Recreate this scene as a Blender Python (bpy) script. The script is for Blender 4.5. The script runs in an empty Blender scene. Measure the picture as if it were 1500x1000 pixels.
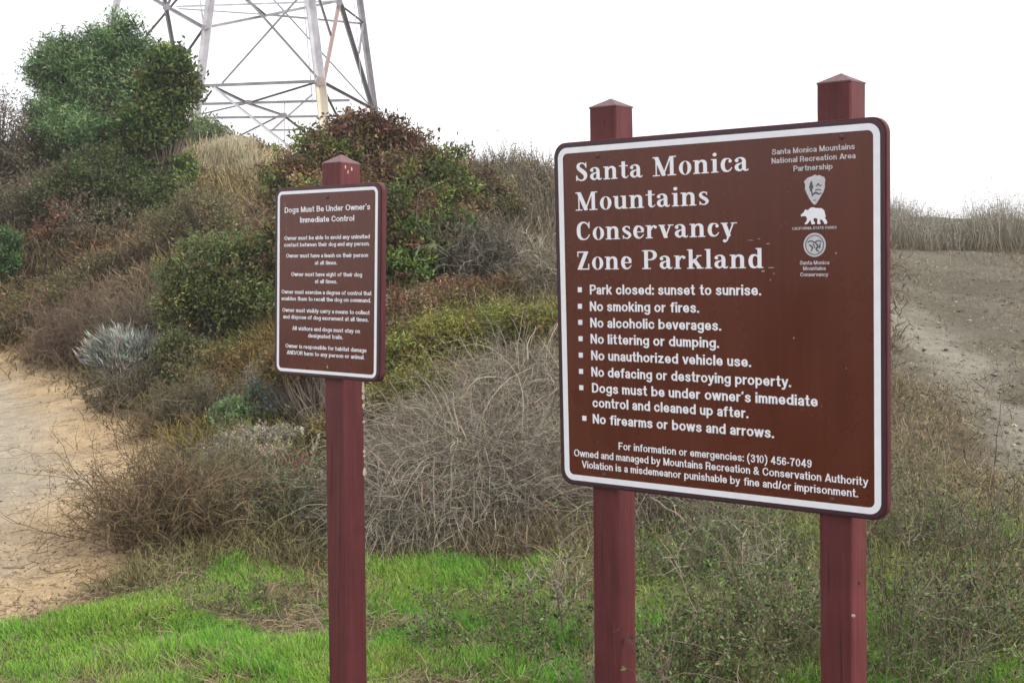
import bpy, math
import numpy as np
from mathutils import Matrix, Vector

S = bpy.context.scene
COL = S.collection
RNG = np.random.default_rng(11)

# ------------------------------------------------------------------ camera
F_PX, CX, CY, EYE = 1880.0, 750.0, 500.0, 1.6
PITCH, ROLL = math.radians(4.2), math.radians(0.9)
FWD = np.array([0, math.cos(PITCH), -math.sin(PITCH)])
R0 = np.array([1.0, 0, 0]); U0 = np.cross(R0, FWD)
RIGHT = math.cos(ROLL) * R0 - math.sin(ROLL) * U0
UP = math.sin(ROLL) * R0 + math.cos(ROLL) * U0
cam = bpy.data.cameras.new('camera')
cam.sensor_width = 36.0
cam.lens = 36.0 * F_PX / 1500.0
cam.clip_start = 0.05
cam.clip_end = 5000
cam_o = bpy.data.objects.new('camera', cam)
COL.objects.link(cam_o)
M = Matrix.Identity(4)
for i in range(3):
    M[i][0] = RIGHT[i]; M[i][1] = UP[i]; M[i][2] = -FWD[i]
M[2][3] = EYE
cam_o.matrix_world = M
S.camera = cam_o

# ------------------------------------------------------------------ sky and light
SUN_EL, SUN_AZ = math.radians(38), math.radians(122)      # azimuth from +Y towards +X
w = bpy.data.worlds.new('World'); S.world = w; w.use_nodes = True
nt = w.node_tree; nt.nodes.clear()
out = nt.nodes.new('ShaderNodeOutputWorld')
sky = nt.nodes.new('ShaderNodeTexSky'); sky.sky_type = 'NISHITA'; sky.sun_disc = False
sky.sun_elevation = SUN_EL; sky.sun_rotation = SUN_AZ
b1 = nt.nodes.new('ShaderNodeBackground'); b1.inputs[1].default_value = 0.08
nt.links.new(sky.outputs[0], b1.inputs[0])
tc = nt.nodes.new('ShaderNodeTexCoord'); sp = nt.nodes.new('ShaderNodeSeparateXYZ')
nt.links.new(tc.outputs['Generated'], sp.inputs[0])
rp = nt.nodes.new('ShaderNodeValToRGB')
rp.color_ramp.elements[0].position = 0.0; rp.color_ramp.elements[0].color = (0.90, 0.895, 0.91, 1)
rp.color_ramp.elements[1].position = 0.9; rp.color_ramp.elements[1].color = (1.0, 1.0, 1.03, 1)
nt.links.new(sp.outputs[2], rp.inputs[0])
b2 = nt.nodes.new('ShaderNodeBackground'); b2.inputs[1].default_value = 0.68
nt.links.new(rp.outputs[0], b2.inputs[0])
mx = nt.nodes.new('ShaderNodeMixShader'); mx.inputs[0].default_value = 0.93
nt.links.new(b1.outputs[0], mx.inputs[1]); nt.links.new(b2.outputs[0], mx.inputs[2])
nt.links.new(mx.outputs[0], out.inputs[0])
sl = bpy.data.lights.new('sun', 'SUN'); sl.energy = 1.5; sl.angle = math.radians(14)
sl.color = (1.0, 0.96, 0.9)
so = bpy.data.objects.new('sun', sl); COL.objects.link(so)
sd = Vector((math.sin(SUN_AZ) * math.cos(SUN_EL), math.cos(SUN_AZ) * math.cos(SUN_EL), math.sin(SUN_EL)))
so.rotation_euler = (-sd).to_track_quat('-Z', 'Y').to_euler()
so.location = (6, 0, 9)
S.view_settings.view_transform = 'Standard'
S.view_settings.look = 'None'
S.view_settings.exposure = 1.2
S.view_settings.gamma = 1.0
S.view_settings.use_curve_mapping = False

# ------------------------------------------------------------------ helpers
def at(px, py, Y):
    """World point on the photograph's ray (px, py) at forward distance Y (m)."""
    px = np.asarray(px, float); py = np.asarray(py, float)
    d = FWD + RIGHT * ((px - CX) / F_PX)[..., None] - UP * ((py - CY) / F_PX)[..., None]
    t = np.asarray(Y, float)[..., None] / d[..., 1:2]
    return np.array([0, 0, EYE]) + d * t

def tag(o, label=None, cat=None, group=None, kind=None):
    if label: o['label'] = label
    if cat: o['category'] = cat
    if group: o['group'] = group
    if kind: o['kind'] = kind
    return o

def empty(name, loc, label, cat, group=None, rot=None):
    o = bpy.data.objects.new(name, None); COL.objects.link(o)
    o.empty_display_size = 0.2
    if rot is not None:
        m = Matrix([list(r) for r in rot]).to_4x4(); m.translation = Vector(loc); o.matrix_world = m
    else:
        o.location = loc
    return tag(o, label, cat, group)

def link(name, me, parent=None, kind=None, label=None):
    o = bpy.data.objects.new(name, me); COL.objects.link(o)
    if parent is not None: o.parent = parent
    if kind: o['kind'] = kind
    if label: o['label'] = label
    return o

def mesh_np(name, V, Fc, mat, col=None, smooth=False):
    """V (n,3); Fc (m,k) with k = 3 or 4; col (n,3) base colour per point."""
    me = bpy.data.meshes.new(name)
    k = Fc.shape[1]; m = len(Fc)
    me.vertices.add(len(V)); me.vertices.foreach_set('co', np.ascontiguousarray(V, dtype=np.float32).ravel())
    me.loops.add(m * k); me.loops.foreach_set('vertex_index', np.ascontiguousarray(Fc, dtype=np.int32).ravel())
    me.polygons.add(m)
    me.polygons.foreach_set('loop_start', np.arange(0, m * k, k, dtype=np.int32))
    me.polygons.foreach_set('loop_total', np.full(m, k, dtype=np.int32))
    if smooth: me.polygons.foreach_set('use_smooth', np.ones(m, dtype=bool))
    if col is not None:
        a = me.color_attributes.new('Col', 'FLOAT_COLOR', 'POINT')
        c4 = np.ones((len(V), 4), np.float32); c4[:, :3] = col
        a.data.foreach_set('color', c4.ravel())
    me.materials.append(mat)
    me.update(calc_edges=True)
    return me

def nrm(v):
    return v / np.maximum(np.linalg.norm(v, axis=-1, keepdims=True), 1e-9)

_ng = {}
def noise2(x, y, scale, seed=0):
    if seed not in _ng: _ng[seed] = np.random.default_rng(1000 + seed).random((128, 128))
    g = _ng[seed]
    u = np.asarray(x) / scale + 300.0; v = np.asarray(y) / scale + 300.0
    i = np.floor(u).astype(int); j = np.floor(v).astype(int)
    a = u - i; b = v - j; a = a * a * (3 - 2 * a); b = b * b * (3 - 2 * b)
    G = lambda p, q: g[p % 128, q % 128]
    return (G(i, j) * (1 - a) * (1 - b) + G(i + 1, j) * a * (1 - b) + G(i, j + 1) * (1 - a) * b + G(i + 1, j + 1) * a * b)

def fbm(x, y, scale, seed=0, n=4):
    s = 0; a = 0.5
    for k in range(n):
        s = s + a * noise2(x, y, scale / 2 ** k, seed + k); a *= 0.5
    return s / (1 - 0.5 ** n)

# ------------------------------------------------------------------ materials
def new_mat(name):
    m = bpy.data.materials.new(name); m.use_nodes = True
    return m, m.node_tree, m.node_tree.nodes['Principled BSDF']

def veg_mat(name, trans=0.25, rough=0.6):
    m, t, p = new_mat(name)
    a = t.nodes.new('ShaderNodeVertexColor'); a.layer_name = 'Col'
    t.links.new(a.outputs[0], p.inputs['Base Color'])
    p.inputs['Roughness'].default_value = rough
    p.inputs['Specular IOR Level'].default_value = 0.25
    if trans > 0:
        tr = t.nodes.new('ShaderNodeBsdfTranslucent')
        t.links.new(a.outputs[0], tr.inputs[0])
        mxn = t.nodes.new('ShaderNodeMixShader'); mxn.inputs[0].default_value = trans
        o = t.nodes['Material Output']
        t.links.new(p.outputs[0], mxn.inputs[1]); t.links.new(tr.outputs[0], mxn.inputs[2])
        t.links.new(mxn.outputs[0], o.inputs[0])
    return m

M_LEAF = veg_mat('leaf', 0.3, 0.5)
M_TWIG = veg_mat('twig', 0.0, 0.8)
M_GRASS = veg_mat('grass_blade', 0.35, 0.5)

def noise_node(t, scale, detail=4, rough=0.55, vec=None):
    n = t.nodes.new('ShaderNodeTexNoise'); n.inputs['Scale'].default_value = scale
    n.inputs['Detail'].default_value = detail; n.inputs['Roughness'].default_value = rough
    if vec is not None: t.links.new(vec, n.inputs['Vector'])
    return n

def ramp(t, fac, stops):
    r = t.nodes.new('ShaderNodeValToRGB')
    e = r.color_ramp.elements
    while len(e) < len(stops): e.new(0.5)
    for i, (p, c) in enumerate(stops):
        e[i].position = p; e[i].color = (*c, 1) if len(c) == 3 else c
    t.links.new(fac, r.inputs[0]); return r

def mixc(t, fac, a, b, mode='MIX'):
    n = t.nodes.new('ShaderNodeMix'); n.data_type = 'RGBA'; n.blend_type = mode
    for sock, v in ((0, fac), (6, a), (7, b)):
        if hasattr(v, 'links'): t.links.new(v, n.inputs[sock])
        elif isinstance(v, tuple): n.inputs[sock].default_value = (*v, 1)
        else: n.inputs[sock].default_value = v
    return n.outputs[2]

def bump(t, p, h, strength, dist):
    b = t.nodes.new('ShaderNodeBump'); b.inputs['Strength'].default_value = strength
    b.inputs['Distance'].default_value = dist
    t.links.new(h, b.inputs['Height']); t.links.new(b.outputs[0], p.inputs['Normal'])

def ground_mat():
    m, t, p = new_mat('ground_soil')
    a = t.nodes.new('ShaderNodeVertexColor'); a.layer_name = 'Col'
    tcn = t.nodes.new('ShaderNodeTexCoord'); ob = tcn.outputs['Object']
    n1 = noise_node(t, 9, 8, 0.7, ob); n2 = noise_node(t, 60, 5, 0.7, ob); n3 = noise_node(t, 1.3, 4, 0.6, ob)
    r1 = ramp(t, n1.outputs[0], [(0.3, (0.72, 0.72, 0.72)), (0.7, (1.22, 1.2, 1.16))])
    r2 = ramp(t, n2.outputs[0], [(0.3, (0.62, 0.6, 0.58)), (0.52, (1.02, 1.02, 1.02)), (0.75, (1.35, 1.33, 1.3))])
    r3 = ramp(t, n3.outputs[0], [(0.3, (0.85, 0.84, 0.82)), (0.7, (1.1, 1.1, 1.1))])
    c = mixc(t, 1.0, a.outputs[0], r1.outputs[0], 'MULTIPLY')
    c = mixc(t, 1.0, c, r2.outputs[0], 'MULTIPLY')
    c = mixc(t, 1.0, c, r3.outputs[0], 'MULTIPLY')
    t.links.new(c, p.inputs['Base Color'])
    p.inputs['Roughness'].default_value = 0.95; p.inputs['Specular IOR Level'].default_value = 0.1
    bump(t, p, n2.outputs[0], 0.8, 0.02)
    return m

def paint_wood(name, base, grain=0.5, spec=0.35, rough=0.55):
    m, t, p = new_mat(name)
    tcn = t.nodes.new('ShaderNodeTexCoord'); mp = t.nodes.new('ShaderNodeMapping')
    mp.inputs['Scale'].default_value = (60, 60, 2.5)
    t.links.new(tcn.outputs['Object'], mp.inputs[0])
    g = noise_node(t, 1.5, 6, 0.65, mp.outputs[0])
    bl = noise_node(t, 7, 5, 0.6, tcn.outputs['Object'])
    fine = noise_node(t, 260, 3, 0.6, tcn.outputs['Object'])
    d = tuple(c * 0.72 for c in base); l = tuple(min(1, c * 1.25 + 0.006) for c in base)
    r = ramp(t, g.outputs[0], [(0.3, d), (0.55, base), (0.8, l)])
    r2 = ramp(t, bl.outputs[0], [(0.3, (0.8, 0.78, 0.78)), (0.7, (1.16, 1.14, 1.16))])
    c = mixc(t, 1.0, r.outputs[0], r2.outputs[0], 'MULTIPLY')
    # dusty, worn specks
    r3 = ramp(t, fine.outputs[0], [(0.69, (0, 0, 0)), (0.76, (1, 1, 1))])
    c = mixc(t, r3.outputs[0], c, tuple(min(1, x * 1.5 + 0.03) for x in base))
    t.links.new(c, p.inputs['Base Color'])
    p.inputs['Roughness'].default_value = rough; p.inputs['Specular IOR Level'].default_value = spec
    bump(t, p, g.outputs[0], grain, 0.002)
    return m

def plain(name, base, rough=0.5, metal=0.0, var=0.12, scale=14, spec=0.5, bmp=0.0):
    m, t, p = new_mat(name)
    tcn = t.nodes.new('ShaderNodeTexCoord')
    n = noise_node(t, scale, 5, 0.6, tcn.outputs['Object'])
    r = ramp(t, n.outputs[0], [(0.3, tuple(c * (1 - var) for c in base)), (0.7, tuple(min(1, c * (1 + var)) for c in base))])
    t.links.new(r.outputs[0], p.inputs['Base Color'])
    p.inputs['Roughness'].default_value = rough; p.inputs['Metallic'].default_value = metal
    p.inputs['Specular IOR Level'].default_value = spec
    if bmp: bump(t, p, n.outputs[0], bmp, 0.003)
    return m

def panel_mat(name, base):
    """Screen-printed brown aluminium: slightly dusty, faint vertical streaks, glossy laminate."""
    m, t, p = new_mat(name)
    tcn = t.nodes.new('ShaderNodeTexCoord'); mp = t.nodes.new('ShaderNodeMapping')
    mp.inputs['Scale'].default_value = (38, 1, 1.4)
    t.links.new(tcn.outputs['Object'], mp.inputs[0])
    st = noise_node(t, 1, 5, 0.6, mp.outputs[0])
    cl = noise_node(t, 3.2, 5, 0.6, tcn.outputs['Object'])
    dust = noise_node(t, 170, 3, 0.5, tcn.outputs['Object'])
    r = ramp(t, st.outputs[0], [(0.3, tuple(c * 0.9 for c in base)), (0.7, tuple(c * 1.1 for c in base))])
    r2 = ramp(t, cl.outputs[0], [(0.3, (0.88, 0.88, 0.9)), (0.7, (1.12, 1.13, 1.12))])
    c = mixc(t, 1.0, r.outputs[0], r2.outputs[0], 'MULTIPLY')
    rd = ramp(t, dust.outputs[0], [(0.7, (0, 0, 0)), (0.8, (0.35, 0.35, 0.35))])
    c = mixc(t, rd.outputs[0], c, (0.2, 0.13, 0.1))
    mp2 = t.nodes.new('ShaderNodeMapping'); mp2.inputs['Scale'].default_value = (70, 1, 2.2); t.links.new(tcn.outputs['Object'], mp2.inputs[0])
    dr = noise_node(t, 1, 3, 0.5, mp2.outputs[0]); rdr = ramp(t, dr.outputs[0], [(0.62, (0, 0, 0)), (0.78, (0.22, 0.22, 0.22))])
    c = mixc(t, rdr.outputs[0], c, (0.17, 0.10, 0.075))
    t.links.new(c, p.inputs['Base Color'])
    rr = ramp(t, cl.outputs[0], [(0.3, (0.2, 0.2, 0.2)), (0.7, (0.34, 0.34, 0.34))])
    t.links.new(rr.outputs[0], p.inputs['Roughness'])
    p.inputs['Specular IOR Level'].default_value = 0.5
    return m

M_GROUND = ground_mat()
M_POST = paint_wood('maroon_painted_wood', (0.122, 0.028, 0.030), grain=0.8, spec=0.3)
M_BOARD = paint_wood('maroon_board_edge', (0.090, 0.026, 0.032), 0.3, spec=0.22)
M_CAPW = paint_wood('pale_post_top', (0.15, 0.075, 0.078), 0.8)  # paler, less saturated version of the post colour, on the caps only
M_PANEL = panel_mat('brown_sign_face', (0.100, 0.0200, 0.0075))
M_RIM = plain('dark_panel_rim', (0.045, 0.018, 0.028), 0.4)
M_WHITE = plain('white_sign_ink', (0.88, 0.89, 0.94), 0.45, var=0.05, scale=30)
M_INKSOFT = plain('worn_white_ink', (0.6, 0.59, 0.62), 0.5, var=0.1, scale=60)
M_DARKINK = plain('dark_emblem_ink', (0.09, 0.10, 0.12), 0.5)
M_SCREW = plain('rusty_screw', (0.10, 0.045, 0.035), 0.5, metal=0.3, var=0.3, scale=300)
M_CHIP = plain('bare_wood_chip', (0.5, 0.40, 0.32), 0.8, var=0.2, scale=200)
M_STEEL = plain('galvanised_steel', (0.5, 0.49, 0.52), 0.6, metal=0.1, var=0.25, scale=1.5)
M_STEELD = plain('dull_dark_steel', (0.25, 0.24, 0.26), 0.65, metal=0.1, var=0.3, scale=1.5)
M_STEELP = plain('rust_tinted_steel', (0.36, 0.27, 0.25), 0.7, metal=0.1, var=0.25, scale=1.5)
M_STEELY = plain('pale_primed_steel', (0.62, 0.57, 0.46), 0.7, metal=0.0, var=0.15, scale=1.5)
M_STONE = plain('pebble', (0.30, 0.27, 0.23), 0.9, var=0.35, scale=6)

# ------------------------------------------------------------------ terrain
_cp = []
def cpx(px, py, Y): _cp.append(at(px, py, Y))
for q in [(-4, -3, 0), (0, -3, 0), (4, -3, 0), (-4, 0, 0), (0, 0, 0), (4, 0, 0), (-4, 3, 0.0), (-1, 3, 0), (1.5, 3, -.02), (4, 3, .0),
          (0, 4.6, 0), (-1.8, 4.6, 0), (2, 4.6, 0), (-9, 0, 0), (9, 0, 0), (-9, -6, 0), (9, -6, 0), (-12, 8, 0.1), (12, 8, 0.3),
          (-16, 16, 0.5), (-14, 22, 1.6), (-16, 30, 3.0), (14, 18, 0.9), (16, 26, 1.2), (18, 34, 1.0), (-20, 40, 4.5)]:
    _cp.append(np.array(q, float))
for q in [(0, 930, 5.4), (0, 700, 9.0), (0, 600, 12.2), (0, 505, 16.5), (150, 560, 13.6), (200, 640, 10.3), (120, 780, 7.0),
          (-300, 600, 12.2), (-500, 510, 18), (0, 430, 17.8), (0, 310, 19.6), (-250, 300, 20), (150, 320, 19.3), (60, 480, 16.3), (100, 228, 21.2), (200, 232, 22.4), (-20, 245, 21), (262, 246, 24), (-250, 230, 22), (160, 215, 26), (0, 225, 26),
          (130, 500, 15.2),
          (200, 440, 15.6), (200, 350, 18), (300, 300, 20), (300, 480, 13), (250, 590, 11.2), (300, 650, 9.0), (300, 740, 7.6), (400, 620, 9.3),
          (420, 500, 11.6), (430, 420, 13.2), (340, 262, 26), (450, 330, 16.5), (600, 345, 15.5), (600, 450, 11.6),
          (620, 540, 9.6), (700, 560, 9.2), (700, 700, 7.7), (700, 830, 6.5), (400, 830, 6.45), (750, 262, 19), (700, 290, 18), (750, 400, 13), (750, 480, 10.6),
          (1000, 320, 19), (1150, 345, 20), (900, 480, 10.5), (1100, 520, 10.3), (1000, 700, 7.6), (1000, 790, 6.7),
          (1310, 364, 25), (1400, 361, 25.5), (1500, 366, 25.5), (1700, 372, 25), (1310, 410, 19), (1500, 425, 18.5), (1320, 470, 14.5),
          (1500, 505, 13), (1400, 560, 10.6), (1310, 640, 8.6), (1500, 700, 7.9), (1600, 560, 10.8), (1500, 850, 5.9),
          (300, 232, 36), (345, 214, 42), (285, 224, 50), (470, 235, 42), (400, 232, 44), (560, 250, 40), (100, 245, 40), (-200, 260, 40),
          (700, 270, 34), (900, 340, 34), (1100, 370, 36), (1400, 390, 38)]:
    cpx(*q)
CP = np.array(_cp)
_c = 0.9
def _phi(d2): return np.sqrt(d2 + _c * _c)
n_ = len(CP)
A = np.zeros((n_ + 3, n_ + 3))
D2 = ((CP[:, None, :2] - CP[None, :, :2]) ** 2).sum(-1)
A[:n_, :n_] = _phi(D2) - 0.02 * np.eye(n_)
A[:n_, n_] = 1; A[:n_, n_ + 1:] = CP[:, :2]; A[n_:, :n_] = A[:n_, n_:].T
W_ = np.linalg.solve(A, np.concatenate([CP[:, 2], np.zeros(3)]))

def sstep(a, b, x):
    t = np.clip((x - a) / (b - a), 0, 1); return t * t * (3 - 2 * t)

def ground(x, y):
    x = np.asarray(x, float); y = np.asarray(y, float); sh = x.shape
    x = x.ravel(); y = y.ravel()
    xc = np.clip(x, -24, 24); yc = np.clip(y, -12, 54)
    z = W_[n_] + W_[n_ + 1] * xc + W_[n_ + 2] * yc
    for i in range(n_):
        z = z + W_[i] * _phi((xc - CP[i, 0]) ** 2 + (yc - CP[i, 1]) ** 2)
    back = sstep(-2, -12, y)
    z = z * (1 - back)
    far = np.maximum(sstep(54, 130, y), sstep(24, 100, np.abs(x)) * (y > 0) * sstep(10, 40, y))
    z = z * (1 - far) - 28 * far
    return z.reshape(sh)

def gpt(px, py):
    """Where the ray through (px, py) meets the ground."""
    Ys = np.concatenate([np.arange(2.5, 12, 0.1), np.arange(12, 56, 0.25)])
    P = at(np.full(len(Ys), px), np.full(len(Ys), py), Ys)
    h = P[:, 2] - ground(P[:, 0], P[:, 1])
    k = np.argmax(h < 0) if (h < 0).any() else len(Ys) - 1
    if k > 0 and h[k] < 0:
        t = h[k - 1] / (h[k - 1] - h[k]); return P[k - 1] * (1 - t) + P[k] * t
    return P[k]

def poly(pts, extra=()):
    return np.array([gpt(*p)[:2] for p in pts] + [list(e) for e in extra])

def poly_sd(P, x, y):
    """Signed distance to polygon (positive inside)."""
    x = np.asarray(x, float); y = np.asarray(y, float)
    d = np.full(x.shape, 1e9); ins = np.zeros(x.shape, bool)
    n = len(P)
    for i in range(n):
        a = P[i]; b = P[(i + 1) % n]; e = b - a; L = e @ e + 1e-9
        t = np.clip(((x - a[0]) * e[0] + (y - a[1]) * e[1]) / L, 0, 1)
        d = np.minimum(d, np.hypot(x - a[0] - t * e[0], y - a[1] - t * e[1]))
        c = (a[1] > y) != (b[1] > y)
        xi = a[0] + (y - a[1]) / (b[1] - a[1] if b[1] != a[1] else 1e-9) * e[0]
        ins ^= c & (x < xi)
    return np.where(ins, d, -d)

PATH = poly([(0, 945), (90, 905), (190, 830), (225, 730), (222, 650), (190, 600), (150, 562), (90, 540), (0, 508)],
            [(-9.5, 19.2), (-14, 18), (-14, 5), (-6, 1), (-3.0, 3.5)])
DIRT = poly([(1270, 372), (1400, 368), (1500, 372), (1640, 378)],
            [(13, 20), (13, 6)]) 
DIRT = np.vstack([DIRT, poly([(1620, 850), (1500, 775), (1410, 670), (1340, 570), (1250, 470)])])
BAND = poly([(1250, 415), (1340, 440), (1430, 500), (1500, 560), (1620, 660), (1700, 850), (1560, 800), (1490, 700), (1400, 610), (1330, 530), (1260, 470)])
GREEN = poly([(-60, 955), (100, 905), (230, 850), (420, 828), (600, 822), (870, 815), (900, 900), (860, 1000)], [(0.4, 2.0), (-3.2, 2.4)])

def path_amt(x, y):
    e = (fbm(x, y, 0.6, 40) - 0.5) * 0.5
    return sstep(-0.08, 0.12, poly_sd(PATH, x, y) + e)
def dirt_amt(x, y):
    e = (fbm(x, y, 0.9, 50) - 0.5) * 0.9
    return sstep(-0.15, 0.35, poly_sd(DIRT, x, y) + e)
def band_amt(x, y):
    e = (fbm(x, y, 0.9, 55) - 0.5) * 0.9
    return sstep(-0.3, 0.5, poly_sd(BAND, x, y) + e)
def green_amt(x, y):
    e = (fbm(x, y, 0.4, 60) - 0.5) * 0.4
    return sstep(-0.12, 0.12, poly_sd(GREEN, x, y) + e)

def zmicro(x, y):
    r = np.hypot(x, y)
    rough = 1 - 0.75 * path_amt(x, y) + 0.5 * dirt_amt(x, y)
    return rough * (0.09 * (fbm(x, y, 0.8, 70) - 0.5) + 0.035 * (fbm(x, y, 0.16, 75) - 0.5)) * np.clip(r / 6, 0.5, 2.0)

def gz(x, y):
    return ground(x, y) + zmicro(x, y)

def build_ground():
    nx, ny = 420, 470
    u = np.linspace(-1, 1, nx); gx = 7 * u + 2500 * np.sign(u) * np.abs(u) ** 9 + 12 * u ** 3
    v = np.linspace(-0.35, 1, ny)
    gy = 4.0 + np.where(v < 0, 0, 0) + 22 * v + 30 * v ** 3 * (v > 0) + np.where(v > 0, 3000 * np.abs(v) ** 14, -2500 * (np.abs(v) / 0.35) ** 12)
    X, Y = np.meshgrid(gx, gy, indexing='ij')
    near = (np.abs(X) < 40) & (Y > -15) & (Y < 60)
    Z = ground(X, Y)
    Z[near] += zmicro(X[near], Y[near])
    far = ~near
    col = np.zeros(X.shape + (3,))
    soil = np.array([0.085, 0.068, 0.048]); litter = np.array([0.12, 0.10, 0.068])
    k = fbm(X, Y, 0.7, 80)[..., None]
    col[:] = soil * (1 - k) + litter * k
    g = green_amt(X, Y)[..., None]
    kg = (.55 * fbm(X, Y, .45, 101) + .45 * fbm(X, Y, .16, 103))[..., None]; kg = sstep(.42, .52, kg)
    col = col * (1 - g) + (np.array([0.15, 0.115, 0.07]) * (1 - kg) + np.array([0.07, 0.10, 0.03]) * kg) * g
    d = dirt_amt(X, Y)[..., None]
    kd = fbm(X, Y, 1.1, 84)[..., None]
    col = col * (1 - d) + (np.array([0.10, 0.088, 0.066]) * (1 - kd) + np.array([0.155, 0.14, 0.11]) * kd) * d
    b = band_amt(X, Y)[..., None] * d
    col = col * (1 - b) + np.array([0.235, 0.22, 0.182]) * b
    p = path_amt(X, Y)[..., None]
    sdp = poly_sd(PATH, X, Y)[..., None]
    kk = np.clip(sstep(0.2, 1.0, sdp + (fbm(X, Y, 1.2, 88)[..., None] - 0.5) * 0.9), 0, 1)
    sand = np.array([0.455, 0.335, 0.20]) * (1 - kk) + np.array([0.37, 0.325, 0.255]) * kk
    col = col * (1 - p) + sand * p
    fa = sstep(60, 120, np.hypot(X, Y))[..., None]
    col = col * (1 - fa) + np.array([0.08, 0.085, 0.05]) * fa
    idx = np.arange(nx * ny).reshape(nx, ny)
    q = np.stack([idx[:-1, :-1], idx[1:, :-1], idx[1:, 1:], idx[:-1, 1:]], -1).reshape(-1, 4)
    V = np.stack([X, Y, Z], -1).reshape(-1, 3)
    link('ground', mesh_np('ground', V, q, M_GROUND, col.reshape(-1, 3), True), kind='structure')
build_ground()

# ------------------------------------------------------------------ geometry accumulators
def jitter_col(c, n, v=0.18):
    c = np.asarray(c, float)
    if c.ndim == 1: c = np.repeat(c[None], n, 0)
    g = 1 + RNG.normal(0, v, (n, 1)); h = 1 + RNG.normal(0, v * 0.25, (n, 3))
    return np.clip(c * g * h, 0.004, 0.95)

def pick(pal, n, sel=None):
    """pal: list of (weight, (r,g,b)); returns n colours."""
    wts = np.array([p[0] for p in pal], float); wts /= wts.sum()
    cols = np.array([p[1] for p in pal])
    return cols[RNG.choice(len(pal), n, p=wts)]

class Geo:
    def __init__(s): s.V = []; s.F = []; s.C = []; s.n = 0
    def add(s, V, Fc, C):
        s.V.append(V); s.F.append(Fc + s.n); s.C.append(C); s.n += len(V)
    def leaves(s, P, size, asp, col, up=0.5, dirs=None):
        n = len(P)
        d = nrm(RNG.normal(size=(n, 3)) + np.array([0, 0, up])) if dirs is None else nrm(dirs + RNG.normal(0, 0.35, (n, 3)))
        side = nrm(np.cross(d, RNG.normal(size=(n, 3))))
        nn = np.cross(side, d)
        L = (size * (0.6 + 0.8 * RNG.random(n)))[:, None] if np.ndim(size) == 0 else (size * (0.6 + 0.8 * RNG.random(n)))[:, None]
        Wd = L * asp * 0.5
        base = P; tip = P + d * L
        mid = P + d * L * 0.45 + nn * L * 0.08
        V = np.stack([base, mid + side * Wd, tip, mid - side * Wd], 1).reshape(-1, 3)
        i = np.arange(n)[:, None] * 4
        Fc = np.concatenate([i + [0, 1, 2], i + [0, 2, 3]], 0)
        s.add(V, Fc, np.repeat(col, 4, 0))
    def ribbon(s, paths, w0, w1, col, tipcol=None):
        n, k, _ = paths.shape
        tang = nrm(paths[:, -1] - paths[:, 0])
        side = nrm(np.cross(tang, RNG.normal(size=(n, 3))))
        t = np.linspace(0, 1, k)
        w0 = np.broadcast_to(w0, (n,)); w1 = np.broadcast_to(w1, (n,))
        wd = w0[:, None] * (1 - t) + w1[:, None] * t
        A_ = paths + side[:, None] * wd[..., None] / 2; B_ = paths - side[:, None] * wd[..., None] / 2
        V = np.stack([A_, B_], 2).reshape(-1, 3)
        i = (np.arange(n) * 2 * k)[:, None] + (np.arange(k - 1) * 2)[None]
        i = i.reshape(-1, 1)
        Fc = np.concatenate([i + [0, 2, 1], i + [1, 2, 3]], 0)
        if tipcol is None: tipcol = col
        C = col[:, None] * (1 - t)[None, :, None] + tipcol[:, None] * t[None, :, None]
        s.add(V, Fc, np.repeat(C, 2, 1).reshape(-1, 3))
    def tube(s, paths, r0, r1, col):
        n, k, _ = paths.shape
        tang = nrm(np.gradient(paths, axis=1))
        ref = nrm(RNG.normal(size=(n, 1, 3)))
        a = nrm(np.cross(tang, ref)); b = np.cross(tang, a)
        t = np.linspace(0, 1, k)
        r0 = np.broadcast_to(r0, (n,)); r1 = np.broadcast_to(r1, (n,))
        r = (r0[:, None] * (1 - t) + r1[:, None] * t)[..., None]
        ring = [paths + r * (math.cos(q) * a + math.sin(q) * b) for q in (0, 2.094, 4.189)]
        V = np.stack(ring, 2).reshape(-1, 3)
        i = (np.arange(n) * 3 * k)[:, None] + (np.arange(k - 1) * 3)[None]
        i = i.reshape(-1, 1); fs = []
        for q in range(3):
            p = (q + 1) % 3
            fs += [i + [q, p, q + 3], i + [p, p + 3, q + 3]]
        s.add(V, np.concatenate(fs, 0), np.repeat(col, 3 * k, 0))
    def build(s, name, mat, parent=None, kind='stuff', origin=None, label=None):
        V = np.concatenate(s.V); Fc = np.concatenate(s.F); C = np.concatenate(s.C)
        if origin is not None: V = V - np.asarray(origin)
        o = link(name, mesh_np(name, V, Fc, mat, C), parent, kind, label)
        s.V = s.F = s.C = None
        return o

def grow(base, d, length, seg, wander=0.25, droop=0.0):
    n = len(base); P = [base]; p = base.copy(); d = nrm(d)
    st = (np.broadcast_to(length, (n,)) / seg)[:, None]
    for k in range(seg):
        d = nrm(d + RNG.normal(0, wander, (n, 3)) + np.array([0, 0, -droop]))
        p = p + d * st; P.append(p)
    return np.stack(P, 1)

def offshoots(paths, m, lo=0.25, hi=1.0, spread=0.8):
    """m children on every path: start points and directions."""
    n, k, _ = paths.shape
    i = np.repeat(np.arange(n), m); t = (lo + (hi - lo) * RNG.random(n * m)) * (k - 1)
    a = np.minimum(t.astype(int), k - 2); f = (t - a)[:, None]
    p = paths[i, a] * (1 - f) + paths[i, a + 1] * f
    tg = nrm(paths[i, a + 1] - paths[i, a])
    return p, nrm(tg + RNG.normal(0, spread, (n * m, 3)) + [0, 0, 0.15])

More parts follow.
